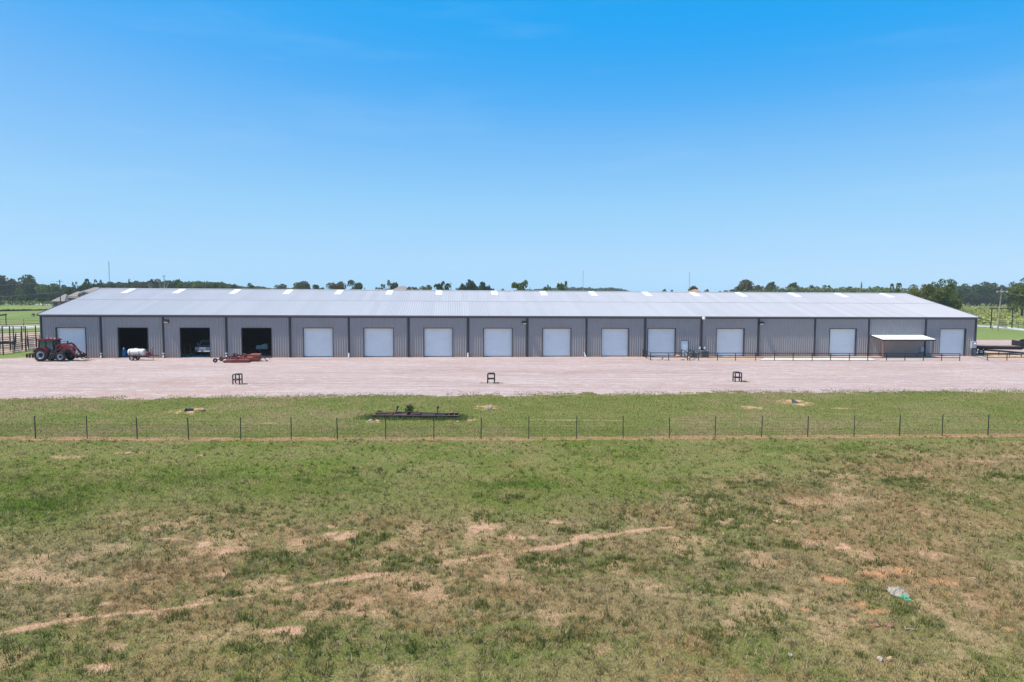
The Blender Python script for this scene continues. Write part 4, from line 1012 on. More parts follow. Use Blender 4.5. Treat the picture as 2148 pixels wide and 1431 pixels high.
# fenders
for s in (-1, 1):
    mb = MB(); pts = [(math.cos(a) * .88, .78 + math.sin(a) * .86) for a in np.linspace(.25, 2.75, 14)]
    n = len(pts); y0, y1 = (s * .62, s * 1.12) if s > 0 else (s * 1.12, s * .62)
    q_ = [(x * .95, z - .05) for x, z in pts]
    mb.prism(pts + q_[::-1], y0, y1); mb.build('fender', m_red_p, T)
# cab
mb = MB()
for (x, z0, x1, z1) in ((-.42, 1.25, -.36, 2.42), (.42, 1.05, .40, 2.42), (1.35, 1.0, 1.22, 2.42)):
    for s in (-.68, .68): mb.bar((x, s, z0), (x1, s * .97, z1), .09, .09)
for z in (2.40,):
    mb.box((-.42, -.70, z - .05), (1.30, .70, z + .02))
mb.box((-.4, -.66, 1.05), (1.4, .66, 1.18)); mb.prism([(.45, .62), (.42, 1.35), (1.42, 1.35), (1.45, .95), (1.2, .62)], -.64, .64)
cab = mb.build('cab', m_dark, T)
mb = MB(); mb.prism([(-.38, 1.2), (-.33, 2.38), (1.20, 2.38), (1.36, 1.2)], -.635, .635); mb.build('cab_glass', m_cabgl, cab)
mb = MB(); mb.prism([(-.52, 2.42), (-.55, 2.50), (-.42, 2.60), (.4, 2.67), (1.2, 2.63), (1.42, 2.52), (1.42, 2.42)], -.76, .76); roof_t = mb.build('cab_roof', m_red_p, T)
for x, y in ((1.36, -.55), (1.36, .55), (1.0, -.6), (.5, -.62)):
    mb = MB(); mb.box((x, y - .09, 2.60), (x + .12, y + .09, 2.72), bev=.03); mb.build('work_light', m_white, roof_t)
mb = MB(); mb.tube((.30, -.2, 2.64), (.28, -.2, 3.05), .008, n=5); mb.build('antenna', m_white, roof_t)
mb = MB(); mb.bar((1.3, -.75, 2.2), (1.55, -1.05, 2.2), .03, .03); mb.box((1.5, -1.16, 1.92), (1.58, -.98, 2.25), bev=.02); mb.build('mirror', m_dark, cab)
mb = MB(); mb.bar((1.3, .75, 2.2), (1.9, 1.05, 2.2), .03, .03); mb.box((1.86, .95, 1.95), (1.94, 1.13, 2.28), bev=.02); mb.build('mirror', m_dark, cab)
mb = MB(); mb.path([(1.62, -.48, 1.2), (1.62, -.5, 1.9), (1.62, -.5, 2.75)], .045, 8); mb.build('exhaust_pipe', m_dark, T)
mb = MB()
for z in (.38, .62, .86): mb.box((1.0 + .1 * (z - .4), -.98, z), (1.42 + .1 * (z - .4), -.70, z + .035))
mb.bar((.99, -.98, .38), (1.12, -.72, 1.2), .03, .05); mb.bar((1.43, -.98, .38), (1.5, -.72, 1.3), .03, .05); mb.build('step', m_grime, T)
mb = MB(); mb.box((.55, -.80, .55), (1.0, -.5, 1.0), bev=.06); mb.build('fuel_tank', m_dark, T)
# loader
arm = [(1.50, 1.70), (1.95, 1.96), (2.58, 2.03), (2.85, 1.92), (3.85, .62)]; SX = -.70
for s in (-1, 1):
    y = s * .56; mb = MB(); ws = [.17, .19, .21, .20, .15]
    up_, lo_ = [], []
    for i, (x, z) in enumerate(arm):
        d = Vector((arm[min(i + 1, 4)][0] - arm[max(i - 1, 0)][0], 0, arm[min(i + 1, 4)][1] - arm[max(i - 1, 0)][1])).normalized(); n_ = Vector((-d.z, 0, d.x)) * (ws[i] / 2)
        up_.append((x + n_.x, z + n_.z)); lo_.append((x - n_.x, z - n_.z))
    mb.prism(up_ + lo_[::-1], y - .06, y + .06)
    mb.bar((1.45, y, .75), (1.58, y, 1.85), .10, .24)
    la = mb.build('loader_arm', m_red_p, T)
    mb = MB(); mb.tube((1.55, y, 1.2), (2.05, y, 1.62), .055); mb.tube((2.05, y, 1.62), (2.5, y, 1.86), .03); mb.tube((2.65, y + s * .02, 2.12), (3.4, y + s * .02, 1.34), .05); mb.tube((3.4, y + s * .02, 1.34), (3.92, y + s * .02, .92), .028)
    mb.build('hydraulic_ram', m_grime, la)
mb = MB(); mb.tube((3.25, -.56, 1.38), (3.25, .56, 1.38), .06); mb.build('cross_tube', m_red_p, T)
mb = MB()
mb.box((3.85, -.70, .42), (4.02, .70, .62)); mb.box((3.92, -.66, .62), (4.02, -.58, .95)); mb.box((3.92, .58, .62), (4.02, .66, .95)); mb.box((3.80, -.62, .35), (4.05, -.50, .72)); mb.box((3.80, .50, .35), (4.05, .62, .72))
mb.bar((4.02, -.60, .52), (4.32, -.60, .88), .06, .1); mb.bar((4.02, .6, .52), (4.32, .6, .88), .06, .1)
mb.path([(4.00, -.55, .9), (4.15, -.55, 1.12), (4.42, -.5, 1.18), (4.35, -.5, .85)], .035, 6); mb.box((4.02, -.6, .50), (4.30, .6, .60)); mb.box((4.25, -.62, .52), (4.32, .62, .86))
fr = mb.build('fork_carriage', m_dark, T)
for y in (-.36, .36):
    mb = MB(); mb.path([(4.20, y, .56), (4.30, y, .34), (4.60, y, .25), (5.45, y, .06)], [.045, .045, .04, .018], 6); mb.build('tine', m_dark, fr)
# rear implement on the grass edge
pi = at(61, 751.3)
t = thing('tillage_implement', 'low rusty disc implement lying behind the red tractor', 'farm implement', (pi.x, pi.y + .2, 0), .1)
mb = MB(); mb.bar((-.5, 0, .46), (1.0, 0, .46), .08, .1); mb.bar((-.5, .7, .46), (1.0, .7, .46), .08, .1); mb.bar((-.3, 0, .46), (-.3, .7, .46), .08, .08); mb.bar((.8, 0, .46), (.8, .7, .46), .08, .08); mb.bar((.3, .3, .46), (1.15, .35, .5), .08, .08); mb.build('frame', m_rsteel, t)
for x in (-.42, -.1, .25, .6, .9):
    mb = MB(); mb.lathe([(0, -.03), (.24, .02), (.245, .03), (0, -.02)], axis='x', c=(x, .05, .24), n=16); mb.bar((x, .05, .24), (x, .0, .46), .04, .04); mb.build('disc', m_rsteel, t)

# --- tank trailer with sprayer pump
p = at(276.5, 756.8)
S = thing('tank_trailer', 'white tank on a small red two wheeled sprayer trailer', 'trailer', (p.x, p.y + .64, 0), 0)
for s in (-1, 1): wheel(S, (0, s * .62, .31), .31, .20, .62, 0, 'wheel', s)
mb = MB()
mb.bar((-.65, -.38, .58), (1.6, -.38, .58), .06, .09); mb.bar((-.65, .38, .58), (1.6, .38, .58), .06, .09); mb.bar((1.6, -.38, .58), (2.75, 0, .56), .06, .09); mb.bar((1.6, .38, .58), (2.75, 0, .56), .06, .09)
for x in (-.6, .1, .8, 1.6): mb.bar((x, -.4, .56), (x, .4, .56), .06, .06)
mb.tube((0, -.6, .31), (0, .6, .31), .04); mb.bar((0, -.38, .31), (0, -.38, .58), .08, .06); mb.bar((0, .38, .31), (0, .38, .58), .08, .06); mb.box((2.6, -.05, .50), (2.9, .05, .60)); mb.tube((2.2, .0, 0), (2.2, 0, .6), .025)
for s in (-1, 1):
    y0, y1 = sorted((s * .50, s * .74)); mb.prism([(-.42, .52), (-.36, .62), (.36, .62), (.42, .52), (.36, .66), (-.36, .66)], y0, y1)
mb.build('frame', m_red_d, S)
mb = MB(); mb.lathe([(0, -.72), (.26, -.70), (.36, -.62), (.39, -.5), (.39, 1.05), (.37, 1.18), (.28, 1.26), (0, 1.29)], axis='x', c=(0, 0, .98), n=28); mb.lathe([(.17, 0), (.17, .42), (.14, .45), (0, .45)], axis='z', c=(.2, 0, .98), n=16)
tank = mb.build('tank', mat('white_poly_tank', (.80, .77, .70), rough=.35, var=.05, dirt=(.6, .5, .38), dirt_scale=.9, dirt_amt=.4), S)
for x in (-.42, .72):
    mb = MB(); mb.lathe([(.392, -.03), (.403, -.03), (.403, .03), (.392, .03)], axis='x', c=(x, 0, .98), n=28); mb.bar((x, -.41, .60), (x, -.405, .95), .05, .02); mb.build('strap', m_grime, tank)
mb = MB(); mb.box((1.45, -.3, .62), (1.9, .3, .72)); mb.box((1.5, -.2, .72), (1.85, .2, 1.02), bev=.06); mb.lathe([(0, -.1), (.13, -.1), (.13, .1), (0, .1)], axis='y', c=(1.68, -.22, .92), n=14); mb.path([(1.6, 0, 1.0), (1.65, -.1, 1.28), (1.3, -.1, 1.25)], .035, 6); mb.bar((1.95, -.2, .6), (2.0, -.2, 1.25), .04, .04); mb.bar((2.0, .2, .6), (2.0, .2, 1.25), .04, .04); mb.bar((2.0, -.2, 1.25), (2.0, .2, 1.25), .04, .04)
mb.build('pump', m_red_d, S)
mb = MB(); mb.path([(2.2, -.05, .6), (2.25, -.1, 1.1), (2.28, -.1, 1.45)], .025, 6); mb.box((2.22, -.16, 1.40), (2.36, -.04, 1.52)); mb.build('spray_wand', m_grime, S)

# --- wide folding mower
p0, p1 = at(446, 761), at(552, 757.5)
K = thing('batwing_mower', 'wide red batwing mower lowered on the gravel with its hitch to the right', 'mower', (p0.x, p0.y, 0), math.radians(7.5))
for (x, y) in ((.26, .12), (.5, 1.7), (.95, 2.9)):
    wheel(K, (x, y, .26), .26, .17, .5, 0, 'wheel', -1, rm=m_grime, hub=m_white)
deck = [(1.35, .05), (1.25, .20), (1.5, .33), (3.4, .40), (4.55, .34), (4.7, .12), (4.7, .05)]
mb = MB(); mb.prism([(1.25, .08), (1.2, .22), (1.55, .33), (2.9, .37), (3.95, .33), (4.1, .12), (4.0, .08)], -.35, .85); a_ = mb.build('side_deck', m_red_f, K)
mb = MB(); mb.box((1.3, -.37, .04), (4.0, -.352, .16)); mb.box((2.2, -.376, .07), (2.9, -.371, .14)); mb.build('skirt', mat('worn_red_dark', (.20, .05, .04), rough=.7, var=.3, scale=5), a_)
mb = MB(); mb.prism([(1.5, .10), (1.5, .34), (2.0, .44), (4.4, .46), (4.85, .36), (4.9, .12)], .87, 2.55); c_ = mb.build('center_deck', m_red_f, K)
mb = MB(); mb.prism([(1.5, .10), (1.6, .30), (2.2, .40), (4.0, .42), (4.4, .30), (4.4, .10)], 2.57, 3.8); mb.build('side_deck', m_red_f, K)
mb = MB(); mb.bar((.3, .12, .30), (1.4, .3, .45), .07, .09); mb.bar((.55, 1.7, .30), (1.9, 1.7, .62), .10, .12); mb.bar((.95, 2.9, .3), (2.0, 2.8, .5), .07, .09); mb.bar((1.0, .2, .45), (2.4, 1.5, .72), .08, .1); mb.bar((1.0, .2, .45), (1.1, 2.9, .5), .08, .08); mb.build('wheel_frame', m_red_d, K)
for x, y, h in ((2.65, .4, .58), (3.25, 1.7, .78), (2.7, 3.1, .70)):
    mb = MB(); mb.box((x - .18, y - .16, .38), (x + .18, y + .16, h), bev=.06); mb.lathe([(0, .0), (.10, 0), (.10, .12), (0, .12)], axis='z', c=(x, y, h), n=12); mb.build('gearbox', m_red_p, K)
mb = MB(); mb.bar((1.9, .6, .40), (2.3, 1.0, 1.0), .06, .10); mb.bar((2.35, 1.2, .45), (2.05, .8, .98), .06, .10); mb.bar((2.9, 1.2, .45), (2.75, 1.2, .85), .05, .08); mb.tube((2.3, .9, .95), (3.0, 1.5, .6), .045); mb.tube((2.2, .2, .5), (2.7, 1.2, .8), .045); mb.build('lift_arm', m_dark, K)
mb = MB(); mb.tube((2.8, .4, .55), (3.25, 1.5, .66), .05); mb.tube((3.4, 1.7, .7), (4.8, 1.6, .75), .055); mb.build('drive_shaft', m_grime, K)
mb = MB(); mb.box((3.95, 1.0, .78), (5.05, 1.9, .88), bev=.03); mb.box((4.1, 1.1, .55), (4.9, 1.8, .78)); mb.build('top_shield', mat('orange_red_shield', (.50, .13, .08), rough=.5, var=.12), K)
mb = MB(); mb.bar((4.3, 1.0, .42), (6.1, 1.45, .46), .09, .13); mb.bar((4.3, 1.9, .42), (6.1, 1.45, .46), .09, .13); mb.box((5.95, 1.38, .38), (6.35, 1.52, .54), bev=.02); mb.bar((6.1, 1.45, .4), (6.1, 1.45, .16), .05, .05); mb.build('hitch', m_red_f, K)
mb = MB(); mb.bar((5.1, 1.2, .72), (5.75, 1.15, .18), .06, .08); mb.box((5.65, 1.05, .0), (5.92, 1.3, .14), bev=.03); mb.build('jack', m_grime, K)

# --- flatbed trailer beyond the corner of the building
pa = at(2061, 744.5); pa.x -= 3.1; pa.y += 2.2
F = thing('flatbed_trailer', 'long black gooseneck flatbed trailer with rusty brown deck', 'trailer', (pa.x, pa.y, 0), math.radians(-9))
m_deck = mat('rust_brown_deck', (.30, .17, .13), rough=.85, var=.25, scale=2, dirt=(.18, .13, .11), dirt_scale=1.2)
mb = MB()
for i in range(8): mb.box((.05, -1.15 + i * .29, 1.20), (8.9, -.88 + i * .29, 1.24 + .002 * (i % 2)))
mb.build('deck', m_deck, F)
mb = MB()
for s in (-1, 1): mb.box((0, s * 1.22 - .06, .98), (9.0, s * 1.22 + .06, 1.22)); mb.box((.2, s * .5 - .06, .72), (9.0, s * .5 + .06, 1.16))
for i in range(16): mb.box((.3 + .56 * i, -1.16, 1.04), (.36 + .56 * i, 1.16, 1.18))
for i in range(17): mb.box((.3 + .52 * i, -1.33, 1.02), (.38 + .52 * i, -1.281, 1.16))
f_ = mb.build('frame', m_blk, F)
mb = MB()
for s in (-1, 1): mb.prism([(8.55, 1.22), (9.25, 2.05), (9.6, 2.15), (9.9, 2.1), (9.6, 1.6), (9.1, .8), (8.55, .8)], s * .55 - .09, s * .55 + .09); mb.box((9.55, s * .55 - .09, 1.9), (12.2, s * .55 + .09, 2.15))
mb.box((9.2, -.6, 1.5), (9.35, .6, 1.7)); mb.box((8.5, -1.2, 1.24), (8.6, 1.2, 2.0)); mb.box((12.0, -.6, 1.85), (12.2, .6, 2.1)); mb.tube((12.1, 0, .9), (12.1, 0, 2.0), .09); mb.build('gooseneck', m_blk, F)
for s in (-1, 1):
    for x in (2.6, 3.55): wheel(F, (x, s * .95, .40), .40, .26, .55, 0, 'wheel', s, rm=m_white)
    mb = MB(); mb.tube((10.2, s * .7, 0), (10.2, s * .7, 1.9), .06); mb.box((10.05, s * .7 - .15, 0), (10.35, s * .7 + .15, .04)); mb.build('landing_leg', m_blk, F)

# --- inside the open bays: pickup, drum, tank, hoop
def bay(px, v): return B(wall_uz(px, 745)[0] * (1 + v / BD * .5), v)
u_t = wall_uz(424, 740)[0]
PK = thing('pickup_truck', 'pale blue pickup truck parked nose out inside the third bay doorway', 'truck', (0, 0, 0), PSI)
PK.location = B(u_t - 1.0, 5.6, .03)
m_pk = mat('pale_blue_paint', (.35, .43, .50), rough=.25, var=.03, spec=.6); m_chr = mat('chrome', (.75, .76, .78), rough=.15, metal=.9, var=.02)
mb = MB(); fx = -2.6   # nose towards -y
mb.prism([(fx, .55), (fx, 1.02), (fx + .12, 1.10), (fx + 1.25, 1.18), (fx + 1.25, .5)], -.95, .95, axis='x'); mb.prism([(fx + 1.25, .5), (fx + 1.25, 1.18), (fx + 5.4, 1.15), (fx + 5.4, .55)], -.97, .97, axis='x')
body = mb.build('body', m_pk, PK)
mb = MB(); mb.prism([(fx + 1.2, 1.17), (fx + 1.85, 1.80), (fx + 3.2, 1.84), (fx + 3.5, 1.17)], -.84, .84, axis='x'); cab_ = mb.build('cab', m_pk, PK)
mb = MB(); mb.add([(-.74, fx + 1.24, 1.22), (.74, fx + 1.24, 1.22), (.66, fx + 1.79, 1.74), (-.66, fx + 1.79, 1.74)], [(0, 1, 2, 3)])
for s in (-1, 1): mb.add([(s * .85, fx + 1.5, 1.22), (s * .85, fx + 3.3, 1.22), (s * .85, fx + 3.1, 1.72), (s * .85, fx + 1.95, 1.72)], [(0, 1, 2, 3)])
mb.build('window_glass', m_cabgl, cab_)
mb = MB(); mb.box((-.52, fx - .03, .74), (.52, fx + .0, 1.02)); mb.build('grille', m_dark, body)
mb = MB()
for z in (.76, .86, .97): mb.box((-.5, fx - .05, z), (.5, fx - .031, z + .05))
mb.build('grille_bar', m_chr, body)
for s in (-1, 1):
    mb = MB(); mb.box((s * .74 - .18, fx - .03, .76), (s * .74 + .18, fx + .02, 1.02), bev=.03); mb.build('headlight', m_white, body)
    mb = MB(); mb.box((s * 1.13 - .12, fx + 1.5, 1.2), (s * 1.13 + .12, fx + 1.58, 1.5), bev=.03); mb.bar((s * .85, fx + 1.56, 1.25), (s * 1.1, fx + 1.56, 1.3), .04, .05); mb.build('mirror', m_pk, cab_)
mb = MB(); mb.box((-.95, fx - .14, .42), (.95, fx + .0, .66), bev=.04); bm_ = mb.build('bumper', m_chr, PK)
mb = MB(); mb.box((-.16, fx - .155, .46), (.16, fx - .141, .62)); mb.build('license_plate', m_white, bm_)
for y in (fx + .85, fx + 4.2):
    for s in (-1, 1):
        w_ = wheel(PK, (s * .82, y, .38), .38, .25, .58, 0, 'wheel', s); w_.rotation_euler[2] = math.radians(-90)
# drum with jug
pd = wall_uz(257, 745)[0]; o = B(pd - .05, .55, .03)
t = thing('blue_drum', 'blue plastic drum just inside the left side of the second bay', 'drum', o, 0)
MB().lathe([(0, 0), (.27, 0), (.29, .03), (.29, .28), (.305, .30), (.29, .32), (.29, .6), (.305, .62), (.29, .64), (.29, .88), (.26, .92), (0, .90)], axis='z', n=24).build('barrel', mat('blue_drum_plastic', (.015, .12, .28), rough=.35), t)
o2 = o + Vector((-.05, 0, .91)); MB().lathe([(0, 0), (.10, 0), (.10, .22), (.04, .30), (.04, .34), (0, .34)], axis='z', n=14).build('jug', m_white, loc=o2)
tag(bpy.data.objects['jug'], 'white plastic jug standing on the blue drum', 'jug')
# green white tank on a dark stand deep in the fourth bay
o = B(wall_uz(548, 740)[0] - .9, 4.0, .03); t = thing('tank_stand', 'greenish white tank on a dark stand deep in the fourth bay', 'tank', o, PSI)
MB().box((-.75, -.5, .72), (.75, .5, 1.25), bev=.12).box((.05, -.4, 1.2), (.7, .4, 1.42), bev=.08).build('tank', mat('greenish_tank', (.40, .52, .45), rough=.4), t)
mb = MB(); mb.box((-.85, -.5, .62), (.85, .5, .72))
for x in (-.8, .8):
    for y in (-.45, .45): mb.bar((x, y, 0), (x, y, .65), .07, .07)
mb.build('stand', m_dark, t)
o = B(wall_uz(388, 740)[0] - .3, 1.6, .03); mb = MB(); mb.path([(-.35, 0, 0), (-.35, 0, 1.3), (-.2, 0, 1.5), (.25, 0, 1.5), (.4, 0, 1.3), (.4, 0, .35), (.2, 0, .25), (-.35, 0, .25)], .035, 8); mb.path([(-.35, 0, 0), (-.35, .6, 0)], .035); mb.path([(.4, 0, .35), (.4, .5, 0)], .035)
tag(mb.build('tube_frame', m_red_d, loc=o, rz=PSI), 'dark red bent tube frame standing inside the third bay doorway', 'frame')
# ------------------------------------------------------------------ trees
def crown_mesh(name, blobs, n, size, rng, c0=(.055, .08, .028), spread=.5, inner=.25):
    """leaf sprays through the volume of several lobes; unit tree 1 high, crown about 1 wide"""
    blobs = np.array(blobs, float); wts = blobs[:, 3] * blobs[:, 4]; wts /= wts.sum()
    bi = rng.choice(len(blobs), n, p=wts); k = rng.normal(0, 1, (n, 3)); k /= np.linalg.norm(k, axis=1)[:, None]
    k[:, 2] = np.where(k[:, 2] < -.45, -k[:, 2], k[:, 2])
    rr = np.where(rng.random(n) < inner, rng.random(n) ** .5, rng.uniform(.82, 1.06, n))[:, None]
    B_ = blobs[bi]; ctr = B_[:, :3] + k * rr * np.stack([B_[:, 3], B_[:, 3], B_[:, 4]], 1)
    # bite gaps out of the shell
    g_ = fbm(ctr[:, 0] * 7 + ctr[:, 2] * 5, ctr[:, 1] * 7 - ctr[:, 2] * 4, 1.0, 2, 5); ctr = ctr[g_ > .36]; n = len(ctr)
    sp = fbm(ctr[:, 0] * 5 + 9, ctr[:, 2] * 5 + ctr[:, 1] * 3, 1.0, 2, 15)
    tint = np.array(c0) * (rng.uniform(.65, 1.35, (n, 1)) * (.72 + .55 * sp[:, None]))
    tint[:, 0] *= 1 + .35 * (sp - .5)
    v, f, c = leaf_quads(ctr, size, tint, rng)
    me = mesh_np(name, v, f, 4, m_leaf, c); m = me.data; bpy.data.objects.remove(me); return m
def trunk_mesh(h=.45, r=.03, limbs=5, lean=.05, top=.75):
    mb = MB(); mb.path([(0, 0, -.03), (lean * .3, 0, h * .5), (lean, .01, h)], [r * 1.3, r, r * .8], 8)
    for i in range(limbs):
        a = i * 2.4; x, y = math.cos(a), math.sin(a); mb.path([(lean, .01, h * .8), (lean + x * .12, y * .12, h + .12), (lean + x * .26, y * .26, top - .05 * (i % 3))], [r * .7, r * .45, r * .15], 6)
    o = mb.build('t', m_bark); m = o.data; bpy.data.objects.remove(o); return m
def lobes(k, seed, zc=.62, spread=.28, r=.22, zs=.18, flat=.85):
    q = random.Random(seed); out = [(0, 0, zc, r * 1.25, r * 1.2)]
    for i in range(k):
        a = q.uniform(0, 6.28); d = q.uniform(.5, 1) * spread
        out.append((math.cos(a) * d, math.sin(a) * d, zc + q.uniform(-zs, zs), r * q.uniform(.6, 1.05), r * flat * q.uniform(.6, 1.0)))
    return out
TR = np.random.default_rng(5)
OAK, BRN, LGT, DRK, YEL = (.075, .098, .030), (.118, .105, .044), (.110, .140, .034), (.055, .075, .027), (.16, .16, .04)
SH = {}
def tmpl(key, fn):
    if key not in SH: SH[key] = fn()
    return SH[key]
def make_crown(shape, hue):
    s, c = {'round': (1, 1), 'oak': (2, 1), 'wide': (3, 1), 'open': (4, 1), 'cone': (5, 1), 'spiky': (6, 1), 'big': (7, 1), 'little': (8, 1)}[shape]
    if shape == 'round': return crown_mesh('crown', lobes(12, 3, .52, .24, .24, .20), 2600, .045, TR, hue)
    if shape == 'oak': return crown_mesh('crown', lobes(16, 12, .52, .30, .20, .26), 3200, .045, TR, hue, inner=.45)
    if shape == 'wide': return crown_mesh('crown', lobes(18, 21, .50, .32, .19, .26, .85), 3200, .048, TR, hue, inner=.45)
    if shape == 'open': return crown_mesh('crown', lobes(9, 33, .62, .36, .135, .26), 1500, .045, TR, hue, inner=.15)
    if shape == 'cone': return crown_mesh('crown', [(0, 0, z, .34 * math.sqrt(1.06 - z) + .08, .15) for z in (.2, .32, .44, .56, .68, .8, .9)], 2000, .045, TR, hue)
    if shape == 'spiky': return crown_mesh('crown', lobes(16, 44, .58, .36, .13, .26, 1.3), 2300, .05, TR, hue, inner=.4)
    if shape == 'big': return crown_mesh('crown', lobes(34, 51, .47, .33, .185, .31, .95), 9500, .030, TR, hue, inner=.5)
    if shape == 'little': return crown_mesh('crown', lobes(8, 61, .62, .22, .22, .14), 900, .07, TR, hue)
def tree(name, label, px, top, wpx, Z, shape, hue, group=None, base=None):
    p = atd(px, 700, Z); yh = atd(px, top, Z).z
    z0 = -.06; h = max(2, yh - z0); w_ = wpx * Z / FPX
    if 780 < px < 1250 or 1380 < px < 1530: w_ *= 1.35
    t = thing(name, label, 'tree', (p.x, p.y, z0), rnd.uniform(0, 6.28), group)
    c = bpy.data.objects.new('crown', tmpl((shape, hue), lambda: make_crown(shape, hue))); COL.objects.link(c); c.parent = t; c.scale = (w_ / .92, w_ / .92, h / .93)
    k = bpy.data.objects.new('trunk', tmpl('trunk', trunk_mesh)); COL.objects.link(k); k.parent = t; k.scale = (w_ / .92, w_ / .92, h / .93)
    return t
